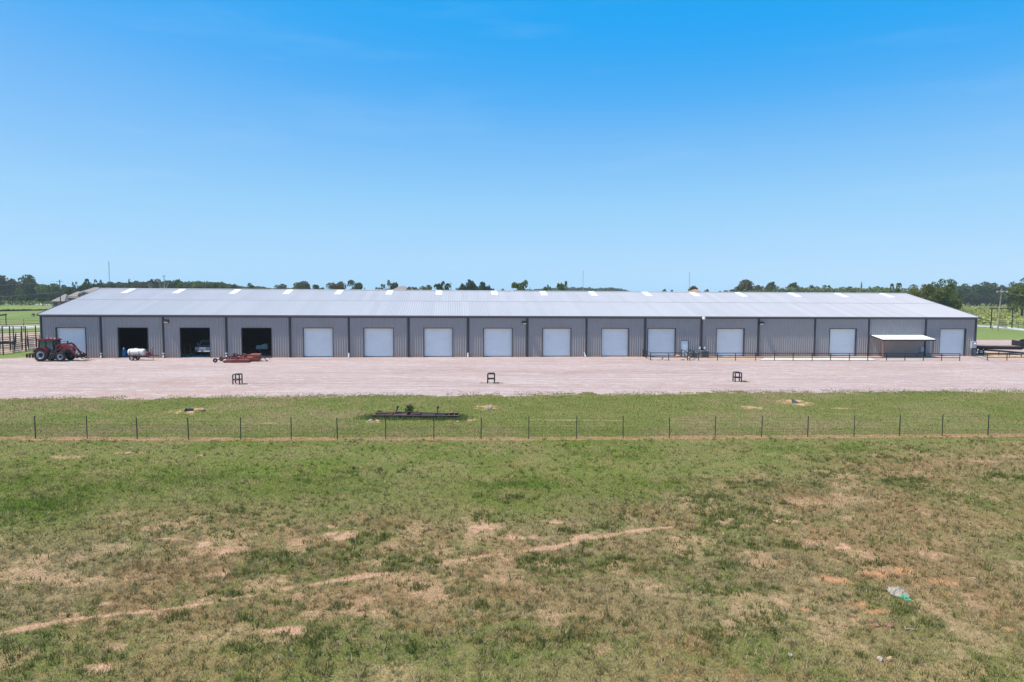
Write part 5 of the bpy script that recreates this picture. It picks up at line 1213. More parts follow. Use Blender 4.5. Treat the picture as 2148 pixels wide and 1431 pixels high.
tl = [  # px, top y, width px, distance, shape, hue, name, label
 (1, 578, 34, 490, 'oak', OAK, 'oak_tree', 'tall dark oak cut by the left edge of the field'), (23, 576, 46, 495, 'wide', BRN, 'oak_tree', 'broad brown green oak with sky gaps, second in the left grove'),
 (57, 575.5, 56, 480, 'oak', OAK, 'oak_tree', 'tallest dark oak of the left grove with a domed crown'), (86, 592, 32, 505, 'round', DRK, 'oak_tree', 'lower dark tree filling the gap right of the tallest oak'),
 (104, 592.5, 50, 470, 'round', LGT, 'oak_tree', 'rounded lighter green tree left of the utility pole'), (121, 600, 26, 500, 'round', DRK, 'oak_tree', 'small dark tree right behind the left utility pole'),
 (147, 597, 30, 430, 'oak', OAK, 'shade_tree', 'dark leafy tree left behind the brown roofed house'), (160, 589.5, 15, 425, 'open', OAK, 'shade_tree', 'thin open topped tree standing above the house gable'),
 (175, 590, 32, 430, 'wide', OAK, 'shade_tree', 'dark wide tree behind the middle of the house roof'), (192, 583, 28, 435, 'open', OAK, 'shade_tree', 'tallest ragged tree behind the house roof peak'),
 (194, 592, 30, 428, 'round', DRK, 'shade_tree', 'dense dark tree below the ragged tree behind the house'), (210, 585, 22, 440, 'open', BRN, 'shade_tree', 'ragged brownish tree left of the roof ridge end'), (200, 606, 30, 380, 'round', LGT, 'shade_tree', 'bright green low tree touching the house roof'),
 (222, 592, 28, 445, 'oak', OAK, 'shade_tree', 'dark tree at the start of the building ridge'), (240, 588.5, 36, 440, 'round', BRN, 'shade_tree', 'brown green dome behind the thin left mast'), (258, 593, 30, 450, 'oak', OAK, 'shade_tree', 'dark low dome right of the thin left mast'),
 (274.5, 590.5, 9, 460, 'cone', DRK, 'cedar_tree', 'tiny dark pointed cedar above the treeline near the first skylights'), (298, 588, 34, 450, 'oak', BRN, 'shade_tree', 'brownish tree left of the bare dead tree'), (322, 583.5, 44, 455, 'wide', BRN, 'shade_tree', 'broad brownish tree behind the bare dead tree'),
 (352, 585, 44, 460, 'round', OAK, 'shade_tree', 'green dome right behind the bare dead tree'), (384, 584.5, 40, 462, 'wide', LGT, 'shade_tree', 'light green dome above the second and third skylights'), (416, 588.5, 44, 470, 'oak', LGT, 'shade_tree', 'light green spreading tree in the falling treeline'),
 (445, 589, 42, 475, 'round', OAK, 'shade_tree', 'darker dome midway down the falling treeline'), (470, 590, 26, 470, 'oak', LGT, 'shade_tree', 'small rounded tree left of the third skylight'), (500, 596, 36, 480, 'wide', DRK, 'shade_tree', 'low wide dark tree above the third skylight'), (531, 593, 26, 470, 'oak', OAK, 'shade_tree', 'low dark peaked tree between third and fourth skylights'),
 (590, 593, 30, 450, 'round', BRN, 'oak_tree', 'small brown dome left of the big round oak'), (633, 586.5, 48, 400, 'round', BRN, 'oak_tree', 'big round brown green oak above the fourth bay'), (671, 595.5, 28, 420, 'wide', DRK, 'oak_tree', 'low dark tree between two big round oaks'),
 (706, 587.5, 44, 400, 'round', BRN, 'oak_tree', 'second big round brown green oak with a lumpy top'), (750, 586.5, 40, 405, 'oak', OAK, 'oak_tree', 'dark round oak ending the row of domes'),
 (790, 601, 14, 380, 'open', OAK, 'shade_tree', 'low wispy tree left of the center house roof'), (801, 594.5, 15, 385, 'open', BRN, 'shade_tree', 'sparse bare looking tree near the center house roof'), (823, 590, 26, 360, 'spiky', BRN, 'shade_tree', 'brown spiky tree directly left of the center house roof'),
 (871, 600.5, 20, 330, 'wide', YEL, 'shade_tree', 'low orange tinted bush tree at the center house gable'), (893, 595, 24, 335, 'round', LGT, 'shade_tree', 'round bright green tree right of the center house'), (931, 592.5, 36, 340, 'spiky', OAK, 'shade_tree', 'dark feathery tree left of the lone slim pole'),
 (964, 593.5, 22, 350, 'wide', OAK, 'shade_tree', 'left lobe of the tall dark pair beside the slim pole'), (982, 585.5, 30, 350, 'wide', OAK, 'shade_tree', 'tallest dark oak near the middle of the ridge'), (1001, 594, 24, 355, 'round', OAK, 'shade_tree', 'low dark tree between two taller oaks at mid ridge'), (1019, 589, 20, 352, 'wide', DRK, 'shade_tree', 'narrow dark oak just right of the tallest mid ridge oak'), (1033, 603, 12, 360, 'little', LGT, 'shade_tree', 'tiny light green bush tree at mid ridge'),
 (1096, 589.5, 42, 300, 'spiky', LGT, 'shade_tree', 'spiky light green tree standing alone right of mid ridge'), (1052, 605, 12, 420, 'little', OAK, 'shade_tree', 'very low dark tree left of the spiky lone tree'), (1149, 599, 18, 310, 'spiky', LGT, 'shade_tree', 'small spiky tree before the far blue wood'), (1180, 591.5, 26, 300, 'spiky', LGT, 'shade_tree', 'taller spiky tree left of the middle mast'),
 (1396, 605.5, 18, 420, 'wide', OAK, 'shade_tree', 'tiny low dark tree left of the pine by the right mast'), (1406, 607, 8, 420, 'little', OAK, 'shade_tree', 'tiniest dark tree close to the pine by the right mast'), (1454, 596.5, 24, 320, 'round', OAK, 'pine_tree', 'dark rounded pine at the foot of the right mast'), (1478, 606, 14, 420, 'little', OAK, 'shade_tree', 'small low tree right of the pine'), (1503, 609.5, 20, 450, 'wide', DRK, 'shade_tree', 'lowest dark tree showing over the ridge left of the great oak'), (1519, 607, 10, 450, 'little', DRK, 'shade_tree', 'small dark tree close left of the great oak'),
 (1540, 601, 30, 410, 'oak', BRN, 'oak_tree', 'low brown shoulder tree left under the great oak'), (1561, 582.5, 48, 400, 'round', BRN, 'oak_tree', 'great brown green oak, tallest over the right ridge'), (1590, 595, 26, 405, 'round', BRN, 'oak_tree', 'low brown dome right of the great oak'), (1617, 590, 38, 410, 'wide', OAK, 'oak_tree', 'dark broad oak left of the pale right ridge pole'), (1664, 591.5, 44, 420, 'wide', OAK, 'oak_tree', 'wide greyish oak right of the pale ridge pole'), (1704, 595, 22, 420, 'round', OAK, 'oak_tree', 'round dark oak over the row of pale scrub'), (1734, 596.5, 32, 430, 'open', LGT, 'shade_tree', 'loose light green tree above the pale scrub'), (1785, 598.5, 30, 430, 'round', LGT, 'shade_tree', 'low light dome in the right hand scrub'), (1826, 599.5, 40, 430, 'wide', OAK, 'shade_tree', 'flat wide dark tree near the last skylight'), (1803, 597.5, 6, 430, 'cone', DRK, 'cedar_tree', 'tiny dark cedar tip above the right hand scrub'),
 (1880, 591.5, 36, 250, 'open', LGT, 'shade_tree', 'thin see through tree at the right end of the ridge'), (1930, 594, 50, 215, 'big', YEL, 'pecan_tree', 'light green lower half of the large pecan pair'), (1966, 583, 62, 212, 'big', LGT, 'pecan_tree', 'large full pecan tree behind the right roof slope'), (1995, 612, 40, 216, 'big', LGT, 'pecan_tree', 'leafy low pecan right under the utility pole'),
 (2022, 594, 34, 590, 'oak', OAK, 'oak_tree', 'grey green oak just right of the right utility pole'), (2046, 590.5, 46, 600, 'oak', DRK, 'oak_tree', 'dark tall oak in the middle of the right wood'), (2066, 592, 36, 590, 'wide', OAK, 'oak_tree', 'dark broad oak in the right wood left of the lamp pole'), (2091, 592.5, 32, 600, 'oak', DRK, 'oak_tree', 'dark oak behind the lamp pole top'), (2038, 612, 50, 575, 'round', DRK, 'oak_tree', 'dense low dark tree fronting the right wood'), (2082, 612, 46, 575, 'round', DRK, 'oak_tree', 'dense dark tree fronting the wood near the lamp pole'), (2112, 603, 40, 600, 'wide', DRK, 'oak_tree', 'far dark tree between lamp pole and right edge tree'),
 (2142, 580, 66, 270, 'big', LGT, 'pecan_tree', 'big light green tree cut by the right edge'),
 (4, 619, 22, 380, 'little', YEL, 'orchard_tree', 'yellow green small tree at the far left along the house road'), (29, 622, 18, 390, 'little', OAK, 'orchard_tree', 'small dark tree second along the house road'), (47, 621, 21, 380, 'little', LGT, 'orchard_tree', 'small light green tree with a visible trunk on the house road'), (65, 621, 18, 395, 'little', DRK, 'orchard_tree', 'small dark tree fourth along the house road'), (92.5, 622.5, 26, 380, 'little', OAK, 'orchard_tree', 'largest of the small dark trees along the house road'),
]
GRP = {'orchard_tree': 'small trees along the house road', 'pecan_tree': 'large trees beyond the right end'}
for px, top, w_, Z, sh, hue, nm, lab in tl:
    tree(nm, lab, px, top, w_, Z, sh, hue, GRP.get(nm, 'trees along the horizon'))
# bare dead tree in front of the left treeline
m_dead = mat('bleached_wood', (.34, .29, .24), rough=.9, var=.15)
for px, w_, top, lab in ((346, 26, 586, 'bare pale dead tree before the treeline near the second skylight'), (318, 14, 590, 'smaller bare pale dead tree left of the other dead tree')):
    Z = 420; p = atd(px, 700, Z); h = atd(px, top, Z).z; t = thing('dead_tree', lab, 'tree', (p.x, p.y, -.06)); mb = MB(); q = random.Random(px)
    mb.path([(0, 0, 0), (.2, 0, h * .45)], [.4, .28], 6)
    for i in range(7):
        a = q.uniform(-1, 1) * w_ * Z / FPX * .5; b0 = q.uniform(.35, .5) * h; mb.path([(.2, 0, b0), (a * .5, q.uniform(-1, 1), h * q.uniform(.62, .75)), (a, q.uniform(-1, 1), h * q.uniform(.85, 1.0))], [.22, .16, .06], 5)
    mb.build('trunk', m_dead, t)
mbx = MB(); p = atd(347.5, 700, 458); h0, h1 = atd(347, 586, 458).z, atd(347, 576.5, 458).z
mbx.path([(0, 0, 0), (0, 0, h0), (0, 0, h1 - 1.2)], [.3, .22, .15], 5); mbx.path([(0, 0, h1 - 1.8), (-1.2, 0, h1)], [.14, .06], 5); mbx.path([(0, 0, h1 - 1.5), (1.3, 0, h1 - .3)], [.14, .06], 5); mbx.path([(0, 0, h1 - 1.6), (.2, 0, h1 + .2)], [.12, .05], 5)
t = thing('dead_tree', 'dead snag whose bare tip sticks above the left treeline', 'tree', (p.x, p.y, -.06)); mbx.build('trunk', m_bark, t)

# woods that read as one mass
def wood(name, label, line, Z, depth, n, size, hue, rng, zlow=0.0):
    pts = [(atd(px, 700, Z).x, atd(px, top, Z).z) for px, top in line]; X = np.array([p[0] for p in pts]); H = np.array([p[1] for p in pts])
    x = rng.uniform(X[0], X[-1], n); top = np.interp(x, X, H); d = rng.random(n)
    cl = fbm(x, d * depth, 1 / (9.0 * Z / 450), 3, 77); cl2 = fbm(x, d * depth, 1 / (3.0 * Z / 450), 2, 79)
    surf = top * (.80 + .28 * (cl - .5) * 2 * .6 + .12 * (cl2 - .5) + .12)
    f_ = rng.random(n) ** .45; z = zlow + (surf - zlow) * f_
    tint = np.array(hue) * rng.uniform(.6, 1.4, (n, 1)) * (.75 + .5 * cl2[:, None])
    v, f, c = leaf_quads(np.stack([x, Z + (d - .5) * depth, z], 1), size, tint, rng)
    tag(mesh_np(name, v, f, 4, m_leaf, c), label, 'woods', kind='stuff')
wood('woods', 'continuous dark wood behind the left half of the ridge', [(200, 596), (290, 592), (330, 590), (400, 590), (470, 594), (520, 600), (600, 603), (640, 607)], 520, 40, 26000, 1.1, (.085, .105, .038), TR)
wood('woods', 'low pale green scrub wood behind the right half of the ridge', [(1535, 606), (1600, 603), (1700, 604), (1800, 603), (1900, 605), (1960, 606)], 400, 40, 22000, .9, (.13, .15, .05), TR)
wood('woods', 'dark wood filling the right edge beyond the weedy field', [(1960, 604), (2040, 600), (2100, 604), (2180, 606), (2400, 606)], 600, 50, 62000, 1.4, (.055, .075, .028), TR)
wood('woods', 'dark shadowy wood under the left grove of oaks', [(-160, 588), (-20, 590), (30, 594), (70, 595), (130, 602), (160, 606)], 520, 35, 52000, 1.25, (.052, .070, .026), TR)
wood('woods', 'distant blue grey wood low on the horizon', [(1040, 611), (1125, 607), (1160, 604), (1235, 603.5), (1290, 605), (1312, 610)], 1250, 120, 12000, 2.6, (.05, .068, .034), TR)
wood('woods', 'very far faint tree belt along the horizon line', [(-600, 604), (0, 604), (500, 607), (800, 610), (1100, 613), (1380, 614), (1700, 612), (2148, 613), (2800, 618)], 1500, 100, 22000, 3.2, (.05, .066, .034), TR)
# scrub dotted through the weedy field and rough grass by the left fields
n = 60000; x = TR.uniform(85, 480, n); y = TR.uniform(204, 560, n); k = (fbm(x, y, .11, 3, 66) > .40) & (x > y * .58); x, y = x[k], y[k]; cl = fbm(x, y, .25, 2, 68)
v, f, c = leaf_quads(np.stack([x, y, -.05 + TR.random(len(x)) ** .6 * .9 * cl], 1), .8, P_(.27, .27, .075) * TR.uniform(.5, 1.4, (len(x), 1)), TR); tag(mesh_np('scrub', v, f, 4, m_leaf, c), 'tall weeds and scrub dotted through the yellow green field', 'scrub', kind='stuff')
n = 2200; t_ = TR.random(n); A, B_ = at(-60, 654.5), at(118, 650.5); x = A.x + (B_.x - A.x) * t_; y = A.y + (B_.y - A.y) * t_ + TR.normal(0, .7, n)
v, f, c = leaf_quads(np.stack([x, y, TR.random(n) * .9 * fbm(x, y, .2, 2, 3)], 1), .6, P_(.07, .10, .035) * TR.uniform(.6, 1.4, (n, 1)), TR); tag(mesh_np('ditch_weeds', v, f, 4, m_leaf, c), 'dark line of weeds crossing the left pasture', 'weeds', kind='stuff')
n = 4500; x = TR.uniform(-330, -215, n); y = TR.uniform(395, 440, n); k = fbm(x, y, .12, 3, 12) > .52; x, y = x[k], y[k]
v, f, c = leaf_quads(np.stack([x, y, TR.random(len(x)) * 1.6], 1), 1.0, P_(.12, .14, .045) * TR.uniform(.6, 1.4, (len(x), 1)), TR); tag(mesh_np('roadside_brush', v, f, 4, m_leaf, c), 'pale brush between the house road and the left grove', 'brush', kind='stuff')

# ------------------------------------------------------------------ masts, poles, wires
m_mast = mat('mast_grey', (.42, .45, .50), rough=.6); m_pole = mat('weathered_pole', (.12, .09, .07), rough=.9, var=.2); m_pole2 = mat('pale_pole', (.33, .26, .20), rough=.85, var=.15); m_pale = mat('pale_crossarm', (.5, .48, .45), rough=.7)
for px, top, Z, lab, lit in ((233.5, 548, 1000, 'thin grey lattice mast above the left treeline', 0), (1221.5, 568, 1100, 'thin mast with a white tip right of mid ridge', 1), (1443.5, 572, 1100, 'thin mast with a white tip above the pine', 1)):
    p = atd(px, 700, Z); h = atd(px, top, Z).z; t = thing('radio_mast', lab, 'mast', (p.x, p.y, 0)); mb = MB(); s = .55
    cs = [(s, 0), (-s / 2, s * .87), (-s / 2, -s * .87)]
    for a in cs: mb.tube((a[0], a[1], 0), (a[0], a[1], h), .12, n=5)
    n = int(h / 2.2)
    for i in range(n):
        for k in range(3): a, b_ = cs[k], cs[(k + 1) % 3]; mb.tube((*a, h * i / n), (*b_, h * (i + 1) / n), .09, n=4, caps=False)
    mb.build('lattice', m_mast, t)
    if lit: MB().lathe([(0, h), (.9, h + .2), (.9, h + 1.4), (0, h + 1.8)], axis='z', n=10).build('beacon', m_white, t)
def pole(name, lab, px, top, Z, arm, mm, r=.16, arms=1, tr=True, lean=0, am=None):
    p = atd(px, 700, Z); h = atd(px, top, Z).z; t = thing(name, lab, 'pole', (p.x, p.y, -.05)); mb = MB(); mb.tube((-lean, 0, -.1), (0, 0, h), r * 1.2, r * .8); mb.build('shaft', mm, t)
    for i in range(arms):
        mb = MB(); z = h - .7 - i * 1.1; mb.bar((-arm / 2, -.14, z), (arm / 2, -.14, z), .10, .12); a = mb.build('crossarm', am or mm, t); mb = MB()
        for k in (-.46, -.15, .15, .46): mb.lathe([(0, z + .06), (.06, z + .08), (.05, z + .26), (0, z + .28)], axis='z', c=(arm * k, -.14, 0), n=8)
        mb.build('insulator', m_pale, a)
    if tr: MB().lathe([(0, h - 3.2), (.24, h - 3.15), (.26, h - 2.3), (.2, h - 2.2), (0, h - 2.15)], axis='z', c=(.42, -.1, 0), n=14).build('transformer', m_box, t)
    return t, p, h
tA, pA, hA = pole('utility_pole', 'dark utility pole left of the brown roofed house', 129.5, 586.5, 240, 2.2, m_pole)
tB, pB, hB = pole('utility_pole', 'dark utility pole behind the right roof slope', 1997.5, 590, 250, 2.4, m_pole, arms=1, tr=False)
tC, pC, hC = pole('utility_pole', 'slim pole with pale crossarm over the right part of the ridge', 1627, 599, 330, 2.2, m_pole2, tr=False)
tD, pD, hD = pole('utility_pole', 'slim dark pole beside the tall mid ridge oaks', 946, 592, 330, .5, m_pole, tr=False)
tE, pE, hE = pole('utility_pole', 'thin dark pole in the see through tree near the ridge end', 1876.5, 594, 255, 1.2, m_pole, tr=False)
tF, pF, hF = pole('lamp_pole', 'leaning pale wooden lamp pole beside the ranch gateway', 2096, 605, 163, 2.6, m_pole2, r=.15, tr=False, lean=.45, am=m_pale)
mb = MB()
for k in (-1.2, 0, 1.2): mb.box((k - .16, -.34, hF - .95), (k + .16, -.16, hF - .72), bev=.04)
mb.build('lamp_head', m_pale, tF)
def wirerun(lab, A, B_, sag, r=.022, mm=None):
    pts = [A + (B_ - A) * (i / 14) + Vector((0, 0, -sag * 4 * (i / 14) * (1 - i / 14))) for i in range(15)]
    o = pts[0].copy(); tag(MB().path([p - o for p in pts], r, 5).build('power_line', mm or m_wirep, loc=o), lab, 'power line')
m_wirep = mat('grey_power_wire', (.30, .30, .31), rough=.5)
wirerun('upper power line running left from the left utility pole', Vector((pA.x - 1, pA.y, hA - .6)), atd(-220, 598, 236), 1.0)
wirerun('lower power line running left from the left utility pole', Vector((pA.x, pA.y, hA - 4.4)), atd(-220, 624, 236), 1.0)
wirerun('top power line between ridge end and the right utility pole', Vector((pB.x - 1, pB.y, hB - .6)), Vector((pE.x, pE.y, hE - .4)), .8)
wirerun('middle power line left of the right utility pole', Vector((pB.x, pB.y, hB - 2.2)), atd(1800, 606, 254), .9)
wirerun('lowest power line left of the right utility pole', Vector((pB.x, pB.y, hB - 4.0)), atd(1800, 620, 254), .9)
wirerun('power line running right from the right utility pole', Vector((pB.x + 1, pB.y, hB - .6)), atd(2400, 588, 262), 1.2)
wirerun('lamp pole service wire running right', Vector((pF.x + 1.1, pF.y, hF - 1.1)), atd(2330, 620, 150), .9)
wirerun('long power line above the scrub left of the pale ridge pole', Vector((pC.x, pC.y, hC - .7)), atd(1880, 603, 300), .9, .02)

# ------------------------------------------------------------------ houses
m_shing = mat('brown_shingle', (.25, .20, .18), rough=.9, var=.15, scale=1.2); m_brick = mat('tan_brick', (.30, .21, .15), rough=.9, var=.15, scale=2); m_win = mat('dark_window', (.03, .035, .045), rough=.1, spec=.8)
def hip(mb, x0, x1, y0, y1, z0, z1, gable=False):
    w_ = (y1 - y0) / 2; e = 0.0 if gable else min(w_, (x1 - x0) * .42)
    vs = [(x0, y0, z0), (x1, y0, z0), (x1, y1, z0), (x0, y1, z0), (x0 + e, y0 + w_, z1), (x1 - e, y0 + w_, z1)]
    mb.add(vs, [(0, 1, 5, 4), (1, 2, 5), (2, 3, 4, 5), (3, 0, 4), (0, 3, 2, 1)])
Z = 300; pc = atd(165, 700, Z); s = Z / FPX
H_ = thing('house', 'brown roofed brick house beyond the left end of the building', 'house', (pc.x, pc.y, 0), 0)
X = lambda px: (px - 165) * s
zz_ = lambda py, px=165: atd(px, py, Z).z
mb = MB(); mb.box((X(168), 0, 0), (X(215), 10, zz_(613)), 0); mb.box((X(146), -2, 0), (X(170), 9, zz_(622))); mb.box((X(131), -6, 0), (X(147), 4, zz_(631))); wl = mb.build('wall', m_brick, H_)
mb = MB(); hip(mb, X(164), X(218), -.8, 10.8, zz_(615), zz_(602.5)); r1 = mb.build('roof', m_shing, H_)
mb = MB(); hip(mb, X(143), X(173), -2.6, 9.6, zz_(625), zz_(611.5)); mb.build('roof', m_shing, H_)
mb = MB(); hip(mb, X(130), X(158), -6.6, 4.6, zz_(632), zz_(617.5)); mb.build('roof', m_shing, H_)
mb = MB(); mb.prism([(X(178), zz_(618)), (X(178), zz_(614)), (X(184), zz_(611.0)), (X(190), zz_(614)), (X(190), zz_(618))], -1.6, 0.5); d_ = mb.build('dormer', m_shing, H_)
for x0, x1, y0, y1 in ((180, 188, 617, 614.5),):
    mb = MB(); mb.box((X(x0), -1.66, zz_(y0)), (X(x1), -1.61, zz_(y1))); mb.build('window', m_win, d_)
for x0, x1 in ((150, 156), (160, 166)):
    mb = MB(); mb.box((X(x0), -2.06, zz_(633)), (X(x1), -2.005, zz_(627))); mb.build('window', m_win, H_)
mb = MB(); mb.box((X(135), -6.06, zz_(641)), (X(142), -6.005, zz_(634))); mb.build('window', m_win, H_)
Z = 290; pc = atd(845, 700, Z); s = Z / FPX; X = lambda px: (px - 845) * s; zz_ = lambda py: atd(845, py, Z).z
H_ = thing('house', 'low brown roof of a house showing over the middle of the ridge', 'house', (pc.x, pc.y, 0), 0)
mb = MB(); mb.box((X(822), 0, 0), (X(866), 8, zz_(609.5))); mb.prism([(X(851), zz_(611)), (X(859.5), zz_(602)), (X(868), zz_(611))], -1.5, 3); mb.build('wall', mat('russet_brick', (.28, .15, .09), rough=.9), H_)
mb = MB(); hip(mb, X(819), X(864), -.7, 8.7, zz_(610), zz_(599.8)); rf = mb.build('roof', m_shing, H_)
mb = MB()
mb.add([(X(849.5), -1.9, zz_(611.6)), (X(859.5), -1.9, zz_(601.2)), (X(859.5), 3.2, zz_(601.2)), (X(849.5), 3.2, zz_(611.6)), (X(869.5), -1.9, zz_(611.6)), (X(869.5), 3.2, zz_(611.6))], [(0, 1, 2, 3), (1, 4, 5, 2)]); mb.build('gable_roof', m_shing, rf)
mb = MB(); mb.box((X(856), -1.56, zz_(611)), (X(863), -1.505, zz_(607))); mb.build('window', m_win, H_)
Zs = 300; p = atd(1458, 700, Zs); s = Zs / FPX; yv = lambda py: atd(1458, py, Zs).z
H_ = thing('shed', 'tip of a small terracotta roof beside the pine over the ridge', 'shed', (p.x, p.y, 0)); mb = MB(); mb.box((-2, 0, 0), (2.2, 4, yv(611))); mb.build('wall', m_brick, H_); mb = MB(); hip(mb, -2.4, 2.6, -.4, 4.4, yv(611.5), yv(606.8)); mb.build('roof', mat('terracotta', (.40, .20, .13), rough=.8), H_)
# parked cars at the house
def car(lab, px, py, L_, mm, rz):
    p = at(px, py); t = thing('parked_car', lab, 'car', (p.x, p.y, -.05), rz, 'cars parked by the left house'); k = L_ / 4.6
    mb = MB(); mb.prism([(-2.3 * k, .35), (-2.3 * k, .85), (-1.5 * k, .95), (1.2 * k, .98), (2.2 * k, .82), (2.3 * k, .4)], -.88, .88); b_ = mb.build('body', mm, t)
    mb = MB(); mb.prism([(-1.7 * k, .94), (-1.35 * k, 1.5), (.5 * k, 1.52), (1.15 * k, .97)], -.74, .74); mb.build('cabin', m_win, t)
    mb = MB(); mb.box((-1.3 * k, -.72, 1.515), (.46 * k, .72, 1.55)); mb.build('roof', mm, t)
    for x in (-1.4 * k, 1.4 * k):
        for s in (-1, 1):
            mb = MB(); mb.lathe([(0, -.1), (.33, -.1), (.33, .1), (0, .1)], axis='y', c=(x, s * .8, .33), n=14); mb.build('wheel', m_tyre, t)
car('white car parked by the left house', 124, 634.5, 4.8, m_white, .5); car('dark car parked left of the white car', 117, 635.0, 4.8, mat('dark_car_paint', (.05, .045, .06), rough=.3), .3)

# ------------------------------------------------------------------ left pens
def pipe_run(name, lab, pts, h, rails, step, mm, r=.03, pr=.045, cat='fence', group=None, ph=None):
    o = pts[0]; t = thing(name, lab, cat, (o.x, o.y, 0), 0, group); P = []
    for a, b_ in zip(pts[:-1], pts[1:]):
        n = max(1, round((b_ - a).length / step)); P += [a + (b_ - a) * (i / n) for i in range(n)]
    P.append(pts[-1])
    for p in P:
        q_ = p - o; mb = MB(); mb.tube((q_.x, q_.y, -.1), (q_.x, q_.y, ph or h), pr, n=6); mb.build('post', mm, t)
    for k in range(rails):
        z = h * (k + .6) / (rails - .4); z = min(z, h) ; mb = MB()
        for a, b_ in zip(pts[:-1], pts[1:]): A, C_ = a - o, b_ - o; mb.tube((A.x, A.y, z), (C_.x, C_.y, z), r, n=6)
        mb.build('rail', mm, t)
    return t
m_pen = mat('dark_pen_pipe', (.038, .03, .027), rough=.6, var=.2)
G = 'pipe corral fences at the left'
pipe_run('corral_fence', 'front dark pipe corral fence along the grass strip by the tractor', [at(-160, 758), at(0, 743.5), at(78, 732.5)], 1.55, 6, 2.4, m_pen, group=G)
pipe_run('corral_fence', 'second pipe corral fence just behind the front corral', [at(-160, 741), at(0, 732), at(84, 723)], 1.5, 6, 2.6, m_pen, group=G)
pipe_run('corral_fence', 'pipe corral fence crossing the bare dirt pen', [at(-120, 722), at(0, 719), at(86, 714)], 1.5, 5, 3.0, m_pen, group=G)
pipe_run('corral_fence', 'short pipe cross fence joining front and dirt pen corrals', [at(30, 739), at(34, 716)], 1.5, 5, 2.6, m_pen, group=G)
pipe_run('corral_fence', 'pipe cross fence near the building corner in the corral', [at(60, 735), at(58, 712)], 1.5, 5, 2.6, m_pen, group=G)
pipe_run('pasture_fence', 'long low pipe fence this side of the pale lane', [at(-260, 699), at(0, 696), at(96, 692)], 1.35, 4, 4.5, m_pen, group=G)
pipe_run('pasture_fence', 'far pipe fence beyond the pale lane', [at(-260, 684.5), at(0, 682.5), at(98, 680)], 1.35, 4, 6, m_pen, group=G)
# tall alley frame with a pale head pipe
mt = mat('pale_head_pipe', (.45, .45, .48), rough=.4, metal=.3)
t = thing('alley_frame', 'tall row of dark pipe posts with one pale pipe across the top', 'pipe frame', (at(7, 744).x, at(7, 744).y, 0), 0); o = at(7, 744)
base = [(7, 744, 684.5), (22, 735, 684.5), (29, 722, 685), (47, 733, 684.5), (55, 737, 684.5), (76, 728, 683)]
for px, py, top in base:
    p = at(px, py); h = atd(px, top, p.y).z; q_ = p - o; mb = MB(); mb.tube((q_.x, q_.y, -.1), (q_.x, q_.y, h), .075, n=8); mb.build('post', m_pen, t)
mb = MB(); P = [Vector((at(b_[0], b_[1]).x - o.x, at(b_[0], b_[1]).y - o.y, atd(b_[0], b_[2], at(b_[0], b_[1]).y).z)) for b_ in (base[0], base[4])]; mb.tube(P[0], P[1], .06); mb.build('head_pipe', mt, t)
mb = MB(); P = [Vector((at(b_[0], b_[1]).x - o.x, at(b_[0], b_[1]).y - o.y, atd(b_[0], b_[2], at(b_[0], b_[1]).y).z)) for b_ in (base[1], base[3])]; mb.tube(P[0], P[1], .05); mb.build('head_pipe', mt, t)
# cattle chute / trough and dark barrier
p = at(12, 731); t = thing('feed_trough', 'dark long feed trough standing in the left corral', 'trough', (p.x, p.y, 0), .15); MB().box((-.9, -.3, .62), (.9, .3, .95), bev=.05).build('tub', m_dark, t); mb = MB()
for x in (-.8, .8): mb.bar((x, -.2, 0), (x, -.2, .7), .06, .06); mb.bar((x, .2, 0), (x, .2, .7), .06, .06)
mb.build('leg', m_dark, t)
p = at(13, 682.5); h = atd(13, 659.5, p.y).z; t = thing('entrance_arch', 'dark timber arch with a thick top beam at the left edge', 'gateway', (p.x, p.y, 0)); mb = MB(); mb.tube((0, 0, -.1), (0, 0, h), .10); mb.build('post', m_pen, t); mb = MB(); mb.tube((-6.5, .5, -.1), (-6.5, .5, h), .10); mb.build('post', m_pen, t); mb = MB(); mb.bar((.25, -.03, h - .05), (-1.0, .05, h - .22), .24, .34); mb.bar((-.9, .05, h - .2), (-6.7, .5, h - .5), .24, .34); mb.build('beam', m_dark, t)
# ranch gateway, fences on the right
p0, p1 = at(2078.5, 688.5), at(2122.5, 688.5); h = atd(2078, 648, p0.y).z; t = thing('ranch_gateway', 'tall black ranch gateway with a straight top beam by the drive', 'gateway', (p0.x, p0.y, 0)); d_ = p1 - p0
mb = MB(); mb.tube((0, 0, -.1), (0, 0, h), .13); mb.build('post', m_blk, t); mb = MB(); mb.tube((d_.x, d_.y, -.1), (d_.x, d_.y, h), .13); mb.build('post', m_blk, t); mb = MB(); mb.bar((-.55, 0, h + .06), (d_.x + .45, d_.y, h + .06), .16, .20); mb.build('beam', m_blk, t)
pipe_run('pasture_fence', 'black pipe fence left of the ranch gateway', [at(1990, 686.5), at(2040, 687), at(2077, 688)], 1.4, 4, 3.6, m_blk, group='black pipe fences by the ranch gateway')
pipe_run('pasture_fence', 'black pipe fence right of the ranch gateway', [at(2123, 688), at(2148, 690), at(2300, 694)], 1.4, 4, 3.0, m_blk, group='black pipe fences by the ranch gateway')
pipe_run('pasture_fence', 'black pipe fence running back from the ranch gateway', [at(2094, 684.5), at(2112, 689.0)], 1.5, 4, 1.6, m_blk, group='black pipe fences by the ranch gateway')
pipe_run('pasture_fence', 'far pipe fence along the weedy field behind the gateway', [at(1990, 681), at(2148, 683), at(2400, 688)], 1.3, 3, 6, m_blk, group='black pipe fences by the ranch gateway')
p = at(2090, 692); tag(MB().lathe([(0, 0), (.10, 0), (.10, 1.25), (.07, 1.3), (0, 1.3)], axis='z', n=10).build('marker_post', m_pale, loc=(p.x - .3, p.y + 1, 0)), 'short pale marker post beside the leaning lamp pole', 'post')
